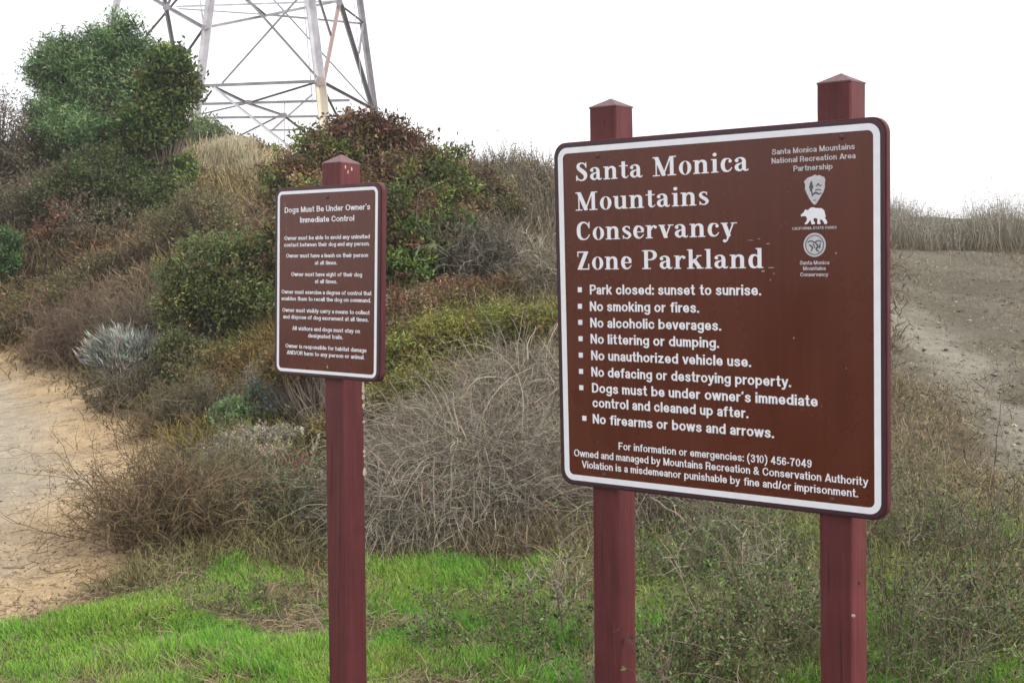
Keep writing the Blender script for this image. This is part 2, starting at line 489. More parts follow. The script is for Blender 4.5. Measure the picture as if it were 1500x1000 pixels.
def in_lobes(lobes, n, shell=0.55):
    """n points in a union of ellipsoids (world) given as (cx,cy,cz,rx,ry,rz)."""
    L = np.array(lobes, float)
    vol = (L[:, 3] * L[:, 4] * L[:, 5]) ** (2 / 3.0)
    i = RNG.choice(len(L), n, p=vol / vol.sum())
    d = nrm(RNG.normal(size=(n, 3)))
    bump_ = 1 + 0.16 * np.sin(d[:, 0] * 7 + i) * np.cos(d[:, 2] * 6 + 2 * i) + 0.1 * np.sin(d[:, 1] * 13 + d[:, 2] * 9)
    ph = RNG.random((len(L), 6)) * 6.28; q = ph[i]
    rag = 0.20 * np.sin(9 * d[:, 0] + q[:, 0]) * np.sin(8 * d[:, 2] + q[:, 1]) + 0.14 * np.sin(17 * d[:, 0] + q[:, 2]) * np.sin(15 * d[:, 1] + q[:, 3]) * np.sin(16 * d[:, 2] + q[:, 4])
    r = (shell + (1 - shell) * RNG.random(n) ** 0.7) * (bump_ + rag)
    r *= 1 + 0.25 * (RNG.random(n) < 0.06)
    return L[i, :3] + d * r[:, None] * L[i, 3:], i

def leafy(name, label, cat, lobes_px, pal, leaf, asp, ncl, per, rc, twig=(0.14, 0.11, 0.085), twr=0.006, group=None,
          shell=0.5, up=0.4, trunk=None, sprig=0.5, outw=None, auto=None):
    """Leafy shrub or tree: clusters of leaves spread through lobes, carried by stems from the base."""
    lobes = []
    if auto:
        low = max(lobes_px, key=lambda l: l[1] + l[4]); y0_ = gpt(low[0], low[1] + low[4] * .75)[1]; y0_ = y0_ if y0_ < 25 else low[2]
        if auto == 'one': lobes_px = [(a, b, y0_ + .12 * (low[1] - b) / max(low[4], 1), c_, d_) for a, b, _, c_, d_ in lobes_px]
        else: lobes_px = [(a, b, gpt(a, b + d_ * .6)[1], c_, d_) for a, b, _, c_, d_ in lobes_px]
    for (px, py, Y, rp, rv) in lobes_px:
        c = at(px, py, Y); r = rp * Y / F_PX; v = rv * Y / F_PX
        lobes.append([c[0], c[1], c[2], r, r * 0.85, v])
    La = np.array(lobes)
    wv = La[:, 3] ** 2; bx = (La[:, 0] * wv).sum() / wv.sum(); by = (La[:, 1] * wv).sum() / wv.sum() 
    base = np.array([bx, by, float(ground(np.array([bx]), np.array([by]))[0])])
    root = empty(name, base, label, cat, group)
    cl, li = in_lobes(lobes, int(ncl * 1.25), shell)
    fq = 3.2 / La[:, 3].mean(); nz = np.sin(cl[:, 0] * fq + 1) * np.sin(cl[:, 1] * fq + 2) * np.sin(cl[:, 2] * fq * 1.2 + 3) + 0.6 * np.sin(cl[:, 0] * fq * 2.3 + 4) * np.sin(cl[:, 2] * fq * 2.1 + 5) + RNG.normal(0, .12, len(cl))
    kp = np.sort(np.argsort(-nz)[:ncl]); cl, li = cl[kp], li[kp]
    gzc = ground(cl[:, 0], cl[:, 1]) + 0.03
    cl[:, 2] = np.maximum(cl[:, 2], gzc)
    # stems
    g = Geo(); ns = min(ncl, 260)
    tgt = cl[RNG.choice(ncl, ns, replace=False)]
    st = np.repeat(base[None], ns, 0) + RNG.normal(0, 0.05, (ns, 3)) * [1, 1, 0]
    if trunk:
        h = trunk
        st[:, 2] += h * (0.5 + 0.5 * RNG.random(ns))
        tk = np.stack([base + [0, 0, -0.1], base + [0.03, 0, h * 0.4], base + [-0.02, 0.02, h]], 0)[None]
        tk = np.repeat(tk, 5, 0) + np.concatenate([RNG.normal(0, 0.05, (5, 1, 3)), RNG.normal(0, 0.03, (5, 1, 3)), RNG.normal(0, 0.25, (5, 1, 3)) * [1, 1, 0.3]], 1)
        gt = Geo(); gt.tube(tk, 0.06, 0.035, jitter_col(twig, 5, 0.1)); gt.build('trunk', M_TWIG, root, None, base)
    t = np.linspace(0, 1, 6)[None, :, None]
    midp = (st + tgt) / 2 + np.stack([(tgt - st)[:, 0] * 0.15, (tgt - st)[:, 1] * 0.15, -0.05 * np.ones(ns)], 1) + RNG.normal(0, 0.05, (ns, 3))
    path = (1 - t) ** 2 * st[:, None] + 2 * t * (1 - t) * midp[:, None] + t * t * tgt[:, None]
    path += RNG.normal(0, 0.012, path.shape) * t
    g.tube(path, twr * 1.5, twr * 0.5, jitter_col(twig, ns, 0.2))
    # sprigs poking out
    k = int(ncl * sprig)
    if k:
        ctr = La[li[:k], :3]
        sp_ = grow(cl[:k], nrm(cl[:k] - ctr) + [0, 0, 0.4], rc * (1.0 + 2.2 * RNG.random(k)), 3, 0.25)
        g.ribbon(sp_, twr * 1.1, twr * 0.6, jitter_col(twig, k, 0.2))
    g.build('branches', M_TWIG, root, 'stuff', base)
    # leaves
    n = ncl * per
    ci = np.repeat(np.arange(ncl), per)
    P = cl[ci] + RNG.normal(0, rc, (n, 3)) * [1, 1, 0.75]
    wts = np.cumsum([p[0] for p in pal]); wts = wts / wts[-1]
    sm = noise2(cl[:, 0] + cl[:, 2] * .7, cl[:, 2] + cl[:, 1] * .5, max(La[:, 3].mean() * .55, .1), int(ncl) % 7 + 20) * 1.5 - .25 + RNG.normal(0, .13, ncl)
    cc = np.array([p[1] for p in pal])[np.clip(np.searchsorted(wts, np.clip(sm, 0, .999)), 0, len(pal) - 1)]
    ccl = jitter_col(cc * 1.25, ncl, 0.28)
    mixm = RNG.random(n) < 0.12
    C = ccl[ci].copy(); C[mixm] = pick(pal, int(mixm.sum()))
    C = jitter_col(C, n, 0.2)
    if k:
        m2 = 5; i2 = np.repeat(np.arange(k), m2); q = RNG.integers(1, 4, k * m2)
        P2 = sp_[i2, q] + RNG.normal(0, rc * 0.12, (k * m2, 3))
        P = np.concatenate([P, P2]); C = np.concatenate([C, jitter_col(ccl[i2], k * m2, 0.2)])
    P[:, 2] = np.maximum(P[:, 2], ground(P[:, 0], P[:, 1]))
    gl = Geo()
    dirs = None
    if outw is not None:
        dirs = np.concatenate([nrm(cl[ci] - La[li[ci], :3]), nrm(cl[i2] - La[li[i2], :3])]) if k else nrm(cl[ci] - La[li[ci], :3])
        dirs = dirs + np.array(outw)
    gl.leaves(P, leaf, asp, C, up, dirs)
    gl.build('foliage', M_LEAF, root, 'stuff', base)
    return root

def twiggy(name, label, cat, px, Y, wpx, hpx, col, n0=60, m1=6, m2=5, r=0.003, droop=0.06, wander=0.2, group=None, lean=(0, 0, 0),
           leafcol=None, nleaf=0, leaf=0.012, flat=0.6, basew=0.3, l2=0.45, base_py=None, upb=0.5, tip=None):
    """Bare or nearly bare shrub: stems, side shoots and fine twigs."""
    c = at(px, 500, Y); bz = float(ground(c[0:1], c[1:2])[0])
    base = np.array([c[0], c[1], bz]); W = wpx * Y / F_PX / 2; H = hpx * Y / F_PX
    root = empty(name, base, label, cat, group)
    a = RNG.random(n0) * 2 * math.pi; rr = np.sqrt(RNG.random(n0)) * W * basew
    st = base + np.stack([rr * np.cos(a), rr * np.sin(a) * 0.7, np.zeros(n0)], 1)
    st[:, 2] = gz(st[:, 0], st[:, 1]) - 0.02
    phi = RNG.random(n0) * 2 * math.pi; el = RNG.random(n0) ** flat
    d = np.stack([np.cos(phi) * W * 0.62 * (1 - el * 0.5), np.sin(phi) * W * 0.5 * (1 - el * 0.5), H * (upb + el) * 0.68], 1) + np.array(lean) * W
    ln = np.linalg.norm(d, axis=1) * (0.7 + 0.45 * RNG.random(n0))
    p0 = grow(st, d, ln, 7, wander * 0.6, droop)
    g = Geo()
    g.tube(p0, r * 1.5, r * 0.6, jitter_col(col, n0, 0.2))
    b, dd = offshoots(p0, m1, 0.2, 1.0, 0.6)
    l1 = np.repeat(ln, m1) * l2 * (0.5 + 0.8 * RNG.random(len(b)))
    p1 = grow(b, dd, l1, 4, wander, droop)
    g.ribbon(p1, r * 1.7, r * 0.9, jitter_col(col, len(b), 0.25))
    b2, d2 = offshoots(p1, m2, 0.2, 1.0, 0.8)
    l2_ = np.repeat(l1, m2) * 0.5 * (0.4 + 0.8 * RNG.random(len(b2)))
    p2 = grow(b2, d2, l2_, 2, wander, droop)
    tc_ = jitter_col(col, len(b2), 0.3)
    g.ribbon(p2, r * 1.15, r * 0.6, tc_, None if tip is None else jitter_col(tip, len(b2), 0.2))
    g.build('branches', M_TWIG, root, 'stuff', base)
    if nleaf:
        i = RNG.integers(0, len(p2), nleaf); q = RNG.integers(0, 3, nleaf)
        P = p2[i, q] + RNG.normal(0, 0.006, (nleaf, 3))
        gl = Geo(); gl.leaves(P, leaf, 0.45, jitter_col(pick(leafcol, nleaf), nleaf, 0.2), 0.4)
        gl.build('foliage', M_LEAF, root, 'stuff', base)
    return root

# ------------------------------------------------------------------ sign lettering
class Ink:
    """Implicit 2-D shapes, contoured by marching squares."""
    def __init__(s, x0, y0, x1, y1, h):
        s.xs = np.arange(x0, x1 + h, h); s.ys = np.arange(y0, y1 + h, h); s.h = h
        s.X, s.Y = np.meshgrid(s.xs, s.ys, indexing='ij'); s.F = np.full(s.X.shape, -1.0)
    def box(s, x0, y0, x1, y1):
        f = np.minimum(np.minimum(s.X - x0, x1 - s.X), np.minimum(s.Y - y0, y1 - s.Y)); s.F = np.maximum(s.F, f); return s
    def line(s, pts):
        for (x0, y0, r0), (x1, y1, r1) in zip(pts[:-1], pts[1:]):
            dx, dy = x1 - x0, y1 - y0; L = dx * dx + dy * dy + 1e-12
            t = np.clip(((s.X - x0) * dx + (s.Y - y0) * dy) / L, 0, 1)
            f = r0 + (r1 - r0) * t - np.hypot(s.X - x0 - t * dx, s.Y - y0 - t * dy); s.F = np.maximum(s.F, f)
        return s
    def curve(s, pts, k=6):
        P = np.array(pts, float); q = np.vstack([2 * P[0] - P[1], P, 2 * P[-1] - P[-2]]); o = []
        for i in range(1, len(q) - 2):
            for t in np.arange(k) / k:
                o.append(0.5 * ((2 * q[i]) + (-q[i - 1] + q[i + 1]) * t + (2 * q[i - 1] - 5 * q[i] + 4 * q[i + 1] - q[i + 2]) * t * t
                                + (-q[i - 1] + 3 * q[i] - 3 * q[i + 1] + q[i + 2]) * t ** 3))
        o.append(q[-2]); return s.line([tuple(v) for v in o])
    def ell(s, cx, cy, rx, ry, tx=None, ty=None):
        f = (1 - np.hypot((s.X - cx) / rx, (s.Y - cy) / ry)) * min(rx, ry)
        if tx is not None:
            g = (1 - np.hypot((s.X - cx) / (rx - tx), (s.Y - cy) / (ry - ty))) * min(rx - tx, ry - ty); f = np.minimum(f, -g)
        s.F = np.maximum(s.F, f); return s
    def poly(s, pts):
        f = poly_sd(np.array(pts, float), s.X, s.Y); s.F = np.maximum(s.F, f); return s
    def clip(s, y0, y1):
        s.F = np.minimum(s.F, np.minimum(s.Y - y0, y1 - s.Y)); return s
    def sub(s, o): s.F = np.minimum(s.F, -o.F); return s
    def loops(s):
        F, xs, ys = s.F, s.xs, s.ys; nx, ny = F.shape; B = F > 0; nxt = {}; pos = {}
        def ept(k):
            if k not in pos:
                i, j, d = k; a = F[i, j]; b = F[i + 1, j] if d == 0 else F[i, j + 1]; t = a / (a - b)
                pos[k] = (xs[i] + (t * s.h if d == 0 else 0), ys[j] + (t * s.h if d == 1 else 0))
            return k
        cell = B[:-1, :-1] * 1 + B[1:, :-1] * 2 + B[1:, 1:] * 4 + B[:-1, 1:] * 8
        T = {1: ['lb'], 2: ['br'], 3: ['lr'], 4: ['rt'], 5: ['lb', 'rt'], 6: ['bt'], 7: ['lt'], 8: ['tl'], 9: ['tb'], 10: ['br', 'tl'],
             11: ['tr'], 12: ['rl'], 13: ['rb'], 14: ['bl']}
        for i, j in zip(*np.nonzero((cell > 0) & (cell < 15))):
            E = {'b': (i, j, 0), 't': (i, j + 1, 0), 'l': (i, j, 1), 'r': (i + 1, j, 1)}
            for e in T[int(cell[i, j])]:
                nxt[ept(E[e[0]])] = ept(E[e[1]])
        res = []
        while nxt:
            k0 = next(iter(nxt)); L = [k0]; k = nxt.pop(k0)
            while k != k0 and k in nxt: L.append(k); k = nxt.pop(k)
            P = [pos[q] for q in L]
            out_ = []
            for q in range(len(P)):
                a, b, c = P[q - 1], P[q], P[(q + 1) % len(P)]
                if abs((b[0] - a[0]) * (c[1] - b[1]) - (b[1] - a[1]) * (c[0] - b[0])) > 1e-9: out_.append(b)
            if len(out_) > 2: res.append(out_)
        return res

def curve_mesh(name, loops, ext, mat):
    cu = bpy.data.curves.new(name, 'CURVE'); cu.dimensions = '2D'; cu.fill_mode = 'BOTH'; cu.extrude = ext
    for L in loops:
        s = cu.splines.new('POLY'); s.points.add(len(L) - 1)
        s.points.foreach_set('co', np.array([(x, y, 0, 1) for x, y in L], dtype=np.float32).ravel()); s.use_cyclic_u = True
    o = bpy.data.objects.new(name, cu)
    me = bpy.data.meshes.new_from_object(o)
    bpy.data.objects.remove(o); bpy.data.curves.remove(cu)
    me.materials.clear(); me.materials.append(mat); me.name = name
    return me

def place2d(me, y, z0=0.0):
    """Turn an XY mesh to face -Y of the sign, at depth y."""
    n = len(me.vertices); c = np.empty(n * 3, np.float32); me.vertices.foreach_get('co', c); c = c.reshape(-1, 3)
    c = np.stack([c[:, 0], y - c[:, 2], c[:, 1] + z0], 1); me.vertices.foreach_set('co', c.ravel()); me.update(); return me

# grotesque capitals, small letters and figures: strokes (L), curves (C), rings (E), boxes (B); advance; clip range
_ST = "L .12,-.1 .12,1.1|"
SANS = {
'a': ("C .11,.53 .18,.63 .31,.645 .42,.56 .43,.4|L .43,.45 .43,-.1|C .43,.41 .26,.37 .12,.29 .1,.17 .2,.085 .34,.11 .43,.24", .58, 0, .74),
'b': ("L .1,-.1 .1,1.1|E .32,.365 .21,.275", .63, 0, 1), 'c': ("C .50,.49 .42,.61 .3,.645 .15,.55 .1,.365 .15,.18 .3,.085 .42,.11 .51,.25", .57, 0, 1),
'd': ("L .51,-.1 .51,1.1|E .3,.365 .21,.275", .64, 0, 1), 'e': ("L .12,.35 .49,.35|C .5,.34 .46,.55 .31,.645 .15,.55 .1,.365 .15,.18 .3,.085 .42,.1 .51,.21", .6, 0, 1),
'f': ("L .18,-.1 .18,.78|C .18,.74 .2,.88 .34,.91|l .03,.665 .33,.665", .36, 0, 1), 'g': ("E .3,.375 .21,.265|L .51,.9 .51,-.03|C .51,-.02 .45,-.16 .3,-.2 .12,-.12", .64, -.4, .73),
'h': ("L .1,-.1 .1,1.1|C .1,.42 .15,.58 .29,.64 .42,.57 .45,.42|L .45,.45 .45,-.1", .6, 0, 1), 'i': ("B .01,0 .19,.73|B .01,.83 .19,1", .29, 0, 1),
'k': ("L .1,-.1 .1,1.1|L .14,.3 .47,.72|L .26,.42 .52,-.02", .57, 0, 1), 'l': ("B .01,0 .19,1", .29, 0, 1),
'm': ("L .1,-.1 .1,.9|C .1,.42 .14,.58 .25,.64 .36,.58 .39,.42|L .39,.45 .39,-.1|C .39,.42 .43,.58 .54,.64 .66,.58 .69,.42|L .69,.45 .69,-.1", .86, 0, .735),
'n': ("L .1,-.1 .1,.9|C .1,.42 .15,.58 .29,.64 .42,.57 .45,.42|L .45,.45 .45,-.1", .61, 0, .735), 'o': ("E .32,.365 .22,.28", .64, -.1, 1),
'p': ("L .1,-.4 .1,.9|E .32,.365 .21,.275", .64, -.27, .735), 'r': ("L .1,-.1 .1,.9|C .1,.4 .17,.58 .33,.63", .40, 0, .735),
's': ("C .45,.53 .38,.62 .26,.65 .13,.58 .14,.46 .28,.38 .42,.3 .46,.18 .36,.09 .24,.08 .09,.2", .55, -.1, 1),
't': ("L .18,.92 .18,.2|C .18,.24 .2,.11 .33,.09|l .03,.665 .33,.665", .37, 0, 1), 'u': ("C .1,.9 .1,.3 .14,.15 .26,.09 .4,.15 .45,.3|L .45,.9 .45,-.1", .61, 0, .73),
'v': ("L .04,.8 .27,.0|L .27,.0 .5,.8", .55, 0, .73), 'w': ("L .03,.8 .22,.0 .39,.75 .56,.0 .75,.8", .79, 0, .73), 'x': ("L .04,.8 .48,-.08|L .04,-.08 .48,.8", .53, 0, .73),
'y': ("L .04,.8 .28,.06|L .51,.8 .25,-.08 .19,-.18 .07,-.19", .55, -.4, .73), 'z': ("L .06,.65 .42,.65 .08,.08 .46,.08", .52, 0, .73),
'A': ("L .03,-.1 .34,1.0|L .34,1.0 .65,-.1|L .16,.27 .52,.27", .69, 0, 1), 'B': (_ST + "C .12,.915 .4,.915 .53,.82 .53,.62 .4,.53 .12,.53|C .12,.53 .42,.53 .58,.42 .58,.2 .42,.085 .12,.085", .71, 0, 1),
'C': ("C .64,.68 .54,.86 .37,.92 .18,.8 .1,.5 .18,.2 .37,.08 .54,.13 .65,.33", .75, -.1, 1.1), 'D': (_ST + "C .12,.915 .35,.915 .55,.8 .62,.5 .55,.2 .35,.085 .12,.085", .74, 0, 1),
'E': (_ST + "L .12,.915 .56,.915|L .12,.52 .52,.52|L .12,.085 .57,.085", .67, 0, 1), 'F': (_ST + "L .12,.915 .54,.915|L .12,.5 .48,.5", .61, 0, 1),
'I': (_ST, .29, 0, 1), 'K': (_ST + "L .14,.36 .62,1.08|L .28,.54 .66,-.1", .72, 0, 1), 'L': (_ST + "L .12,.085 .54,.085", .6, 0, 1),
'M': (_ST + "L .74,-.1 .74,1.1|L .12,1.0 .43,.06 .74,1.0", .9, 0, 1), 'N': (_ST + "L .6,-.1 .6,1.1|L .12,.98 .6,.02", .76, 0, 1), 'O': ("E .4,.5 .31,.42", .81, -.1, 1.1),
'P': (_ST + "C .12,.915 .42,.915 .57,.8 .57,.58 .42,.46 .12,.46", .68, 0, 1), 'R': (_ST + "C .12,.915 .42,.915 .57,.82 .57,.6 .42,.49 .12,.49|L .38,.49 .52,.38 .58,-.1", .73, 0, 1),
'S': ("C .57,.7 .49,.87 .33,.92 .15,.84 .13,.66 .3,.55 .5,.45 .58,.28 .5,.13 .32,.075 .12,.15 .07,.33", .68, -.1, 1.1), 'T': ("L .05,.915 .58,.915|L .315,-.1 .315,.95", .62, 0, 1),
'U': ("C .12,1.2 .12,.35 .18,.14 .36,.08 .54,.14 .6,.35 .6,1.2", .74, -.1, 1), 'V': ("L .02,1.1 .33,.0|L .33,.0 .64,1.1", .66, 0, 1),
'0': ("E .28,.5 .19,.42", .57, -.1, 1.1), '1': ("L .32,-.1 .32,1.1|L .32,.88 .13,.76", .57, 0, 1), '3': ("C .1,.74 .18,.88 .32,.91 .44,.8 .42,.6 .25,.53|C .25,.53 .44,.45 .47,.25 .36,.1 .2,.09 .08,.25", .57, -.1, 1.1),
'4': ("L .4,-.1 .4,.95 .08,.3 .53,.3", .58, 0, 1), '5': ("L .46,.915 .17,.915 .12,.5|C .12,.5 .28,.6 .44,.5 .46,.28 .36,.1 .2,.09 .08,.22", .57, -.1, 1.1),
'6': ("C .44,.76 .34,.91 .2,.86 .11,.65 .1,.35|E .28,.31 .18,.22", .57, -.1, 1.1), '7': ("L .06,.915 .49,.915|C .47,.9 .28,.55 .2,-.1", .56, 0, 1), '9': ("C .12,.24 .22,.09 .36,.14 .45,.35 .46,.65|E .28,.69 .18,.22", .57, -.1, 1.1),
'.': ("B .04,0 .23,.19", .28, 0, 1), ':': ("B .04,0 .23,.19|B .04,.5 .23,.69", .28, 0, 1), '\u2019': ("L .13,.98 .10,.80", .25, 0, 1), '-': ("B .03,.28 .30,.44", .34, 0, 1),
'&': ("C .64,.02 .2,.62 .2,.84 .34,.92 .46,.82 .42,.65 .14,.4 .1,.2 .22,.085 .4,.12 .6,.45", .72, 0, 1), '(': ("C .28,1.05 .12,.75 .09,.4 .13,.1 .28,-.22", .35, -.3, 1.1), ')': ("C .06,1.05 .22,.75 .25,.4 .21,.1 .06,-.22", .35, -.3, 1.1),
'/': ("L .03,-.1 .27,1.1", .3, 0, 1)}
_SG = {}
def sans_glyph(ch, slim=0.0):
    if (ch, slim) not in _SG:
        d, adv, c0, c1 = SANS[ch]; g = Ink(-0.14, -0.36, 1.02, 1.14, 0.033)
        for it in d.split('|'):
            if not it: continue
            k, P = it[0], [tuple(float(v) for v in q.split(',')) for q in it[1:].split()]
            if k == 'L': g.line([(x, y, .083) for x, y in P])
            elif k == 'l': g.line([(x, y, .062) for x, y in P])
            elif k == 'C': g.curve([(x, y, .079) for x, y in P], 5)
            elif k == 'E': g.ell(P[0][0], P[0][1], P[1][0] + .081, P[1][1] + .077, .162, .148)
            elif k == 'B': g.box(P[0][0], P[0][1], P[1][0], P[1][1])
        g.F = g.F - slim
        g.clip(c0 - .001, c1 + .001)
        _SG[(ch, slim)] = (g.loops(), adv)
    return _SG[(ch, slim)]
def text_mesh(name, txt, u0, u1, v, cap, mat, weight=0.018, ext=0.0003, z0=0.0, y=-0.0006):
    x = 0; L = []; prev = ''
    for ch in txt:
        if ch == ' ': x += .40; prev = ''; continue
        lp, adv = sans_glyph(ch, .012 if cap < .022 else 0.0); bx = [p[0] for l in lp for p in l]; lo, hi = min(bx), max(bx)
        if prev: x += .05 if (prev in 'vwyAVTtfrkxLP' or ch in 'vwyAVTtfx') else .09
        L += [[(a - lo + x, b) for a, b in l] for l in lp]; x += hi - lo; prev = ch
    xs = [p[0] for l in L for p in l]; x0, x1 = min(xs), max(xs); sx = (u1 - u0) / (x1 - x0)
    L = [[(u0 + (a - x0) * sx, v + b * cap) for a, b in l] for l in L]
    return place2d(curve_mesh(name, L, ext, mat), y, z0)

def glyph(ch):
    g = Ink(-0.1, -0.32, 1.26, 1.12, 0.0135)
    B, Cv = g.box, g.curve
    if ch == 'S':
        Cv([(.56, .76, .035), (.48, .9, .045), (.34, .95, .05), (.21, .9, .075), (.16, .78, .095), (.22, .65, .11), (.35, .54, .12), (.48, .42, .12), (.54, .28, .105), (.5, .13, .08), (.4, .055, .055), (.27, .05, .05), (.15, .12, .045), (.09, .27, .035)])
        B(.53, .68, .61, .99); B(.04, .01, .12, .33); w_ = .72
    elif ch == 'M':
        B(.14, 0, .225, 1); B(.82, 0, 1.02, 1); g.line([(.2, .93, .11), (.53, .08, .11)]); g.line([(.53, .08, .05), (.85, .95, .05)]); g.clip(0, 1)
        B(0, 0, .37, .085); B(.70, 0, 1.14, .085); B(0, .915, .26, 1); B(.84, .915, 1.14, 1); w_ = 1.2
    elif ch == 'C':
        Cv([(.68, .70, .035), (.6, .86, .045), (.45, .95, .05), (.29, .91, .075), (.18, .76, .10), (.15, .5, .11), (.18, .24, .10), (.29, .09, .075), (.45, .05, .05), (.6, .12, .045), (.7, .28, .04)])
        B(.65, .62, .73, .99); w_ = .82
    elif ch == 'Z':
        g.line([(.54, .95, .115), (.19, .05, .115)]); g.clip(0.02, .98); B(.06, .9, .66, 1); B(.06, 0, .69, .09); B(.06, .68, .14, 1); B(.62, 0, .70, .34); w_ = .78
    elif ch == 'P':
        B(.12, 0, .33, 1); B(.02, 0, .46, .085); B(.02, .915, .4, 1)
        Cv([(.3, .955, .045), (.46, .95, .05), (.6, .88, .085), (.66, .73, .105), (.6, .58, .085), (.46, .5, .05), (.3, .5, .04)]); w_ = .82
    elif ch == 'a':
        g.ell(.14, .53, .09, .09); Cv([(.08, .55, .05), (.14, .62, .045), (.26, .66, .045), (.38, .63, .065), (.44, .54, .09), (.45, .45, .1)])
        B(.35, .12, .55, .5); Cv([(.45, .14, .1), (.5, .06, .06), (.59, .05, .045), (.64, .11, .03)])
        Cv([(.42, .42, .035), (.28, .38, .05), (.15, .3, .085), (.13, .18, .095), (.2, .08, .07), (.3, .06, .055), (.42, .16, .035)]); w_ = .70
    elif ch in 'nr':
        B(.08, 0, .28, .70); B(0, 0, .36, .08); B(0, .62, .2, .70)
        if ch == 'n':
            Cv([(.25, .5, .04), (.34, .63, .055), (.46, .63, .075), (.54, .56, .095), (.56, .46, .10)]); B(.46, 0, .66, .48); B(.38, 0, .74, .08); w_ = .78
        else:
            Cv([(.27, .45, .04), (.33, .6, .055), (.43, .645, .055)]); g.ell(.48, .58, .085, .085); w_ = .60
    elif ch == 'u':
        B(.08, .22, .28, .70); B(0, .62, .2, .70); Cv([(.18, .25, .1), (.2, .13, .09), (.29, .055, .06), (.38, .06, .055), (.5, .16, .04)])
        B(.46, 0, .66, .70); B(.38, .62, .6, .70); B(.55, 0, .75, .08); w_ = .78
    elif ch == 'o':
        g.ell(.33, .35, .30, .365, .20, .085); w_ = .67
    elif ch == 'c':
        g.ell(.46, .53, .085, .085); Cv([(.5, .55, .05), (.43, .64, .04), (.31, .66, .045), (.2, .6, .085), (.14, .45, .10), (.14, .27, .10), (.2, .12, .085), (.32, .05, .055), (.44, .09, .045), (.53, .21, .035)]); w_ = .60
    elif ch == 'e':
        Cv([(.5, .4, .065), (.49, .5, .085), (.42, .6, .065), (.31, .655, .05), (.2, .6, .085), (.14, .45, .10), (.14, .27, .10), (.2, .12, .085), (.32, .05, .055), (.44, .09, .045), (.54, .21, .035)]); B(.12, .32, .57, .40); w_ = .62
    elif ch == 'i':
        B(.1, 0, .3, .70); B(.02, 0, .38, .08); B(.02, .62, .2, .70); g.ell(.2, .9, .105, .105); w_ = .41
    elif ch == 'l':
        B(.1, 0, .3, 1); B(.02, 0, .38, .08); B(.02, .92, .2, 1); w_ = .41
    elif ch == 'd':
        Cv([(.46, .55, .04), (.34, .65, .05), (.2, .6, .085), (.14, .45, .10), (.14, .26, .10), (.2, .1, .085), (.34, .05, .05), (.46, .15, .04)])
        B(.42, 0, .62, 1.0); B(.34, .92, .5, 1.0); B(.5, 0, .7, .08); w_ = .73
    elif ch == 'k':
        B(.08, 0, .28, 1); B(0, 0, .36, .08); B(0, .92, .2, 1); g.line([(.26, .3, .045), (.55, .66, .045)]); g.line([(.36, .42, .10), (.6, .04, .10)]); g.clip(0, 1); B(.44, 0, .78, .08); B(.42, .62, .70, .70); w_ = .78
    elif ch == 's':
        Cv([(.41, .55, .03), (.34, .64, .04), (.25, .66, .045), (.15, .61, .06), (.12, .52, .08), (.19, .42, .09), (.32, .33, .095), (.42, .22, .085), (.38, .1, .06), (.28, .05, .045), (.16, .08, .04), (.09, .2, .03)])
        B(.37, .5, .43, .69); B(.06, .01, .12, .22); w_ = .53
    elif ch == 't':
        B(.12, .15, .32, .9); B(0, .62, .46, .7); Cv([(.22, .18, .10), (.26, .08, .07), (.36, .05, .045), (.46, .14, .03)]); w_ = .49
    elif ch in 'vy':
        g.line([(.14, .72, .105), (.35, .06, .105)]); g.line([(.34, .02, .045), (.58, .72, .045)])
        g.clip(0, .7)
        if ch == 'y':
            g.line([(.36, .08, .07), (.28, -.18, .045), (.2, -.26, .04)]); g.ell(.17, -.20, .085, .085)
        B(0, .62, .34, .7); B(.44, .62, .74, .7); w_ = .72
    g.F = g.F - 0.014
    return g.loops(), w_
GL = {}
def serif_line(txt):
    x = 0; L = []
    for ch in txt:
        if ch == ' ': x += .42; continue
        if ch not in GL: GL[ch] = glyph(ch)
        lp, w_ = GL[ch]
        L += [[(px_ + x, py_) for px_, py_ in l] for l in lp]; x += w_ + .015
    return L

def rounded(hw, hh, r, n=7):
    P = []
    for cx_, cy_, a0 in ((hw - r, hh - r, 0), (-hw + r, hh - r, 90), (-hw + r, -hh + r, 180), (hw - r, -hh + r, 270)):
        for k in range(n + 1):
            a = math.radians(a0 + 90 * k / n); P.append((cx_ + r * math.cos(a), cy_ + r * math.sin(a)))
    return P

def slab(name, hw, hh, r, y0, y1, mat, z0, bev=0.0015):
    """Rounded board between depths y0 (front) and y1, eased edges."""
    R1 = rounded(hw - bev, hh - bev, r - bev); R2 = rounded(hw, hh, r); n = len(R1)
    V = [(x, y0, z + z0) for x, z in R1] + [(x, y0 + bev, z + z0) for x, z in R2] + [(x, y1 - bev, z + z0) for x, z in R2] + [(x, y1, z + z0) for x, z in R1]
    Fc = [tuple(range(n))[::-1], tuple(range(3 * n, 4 * n))]
    for k in range(3):
        for i in range(n):
            j = (i + 1) % n; Fc.append((k * n + i, k * n + j, (k + 1) * n + j, (k + 1) * n + i))
    me = bpy.data.meshes.new(name); me.from_pydata(V, [], Fc); me.materials.append(mat); me.update()
    import bmesh
    bm = bmesh.new(); bm.from_mesh(me); bmesh.ops.recalc_face_normals(bm, faces=bm.faces); bm.to_mesh(me); bm.free()
    return me

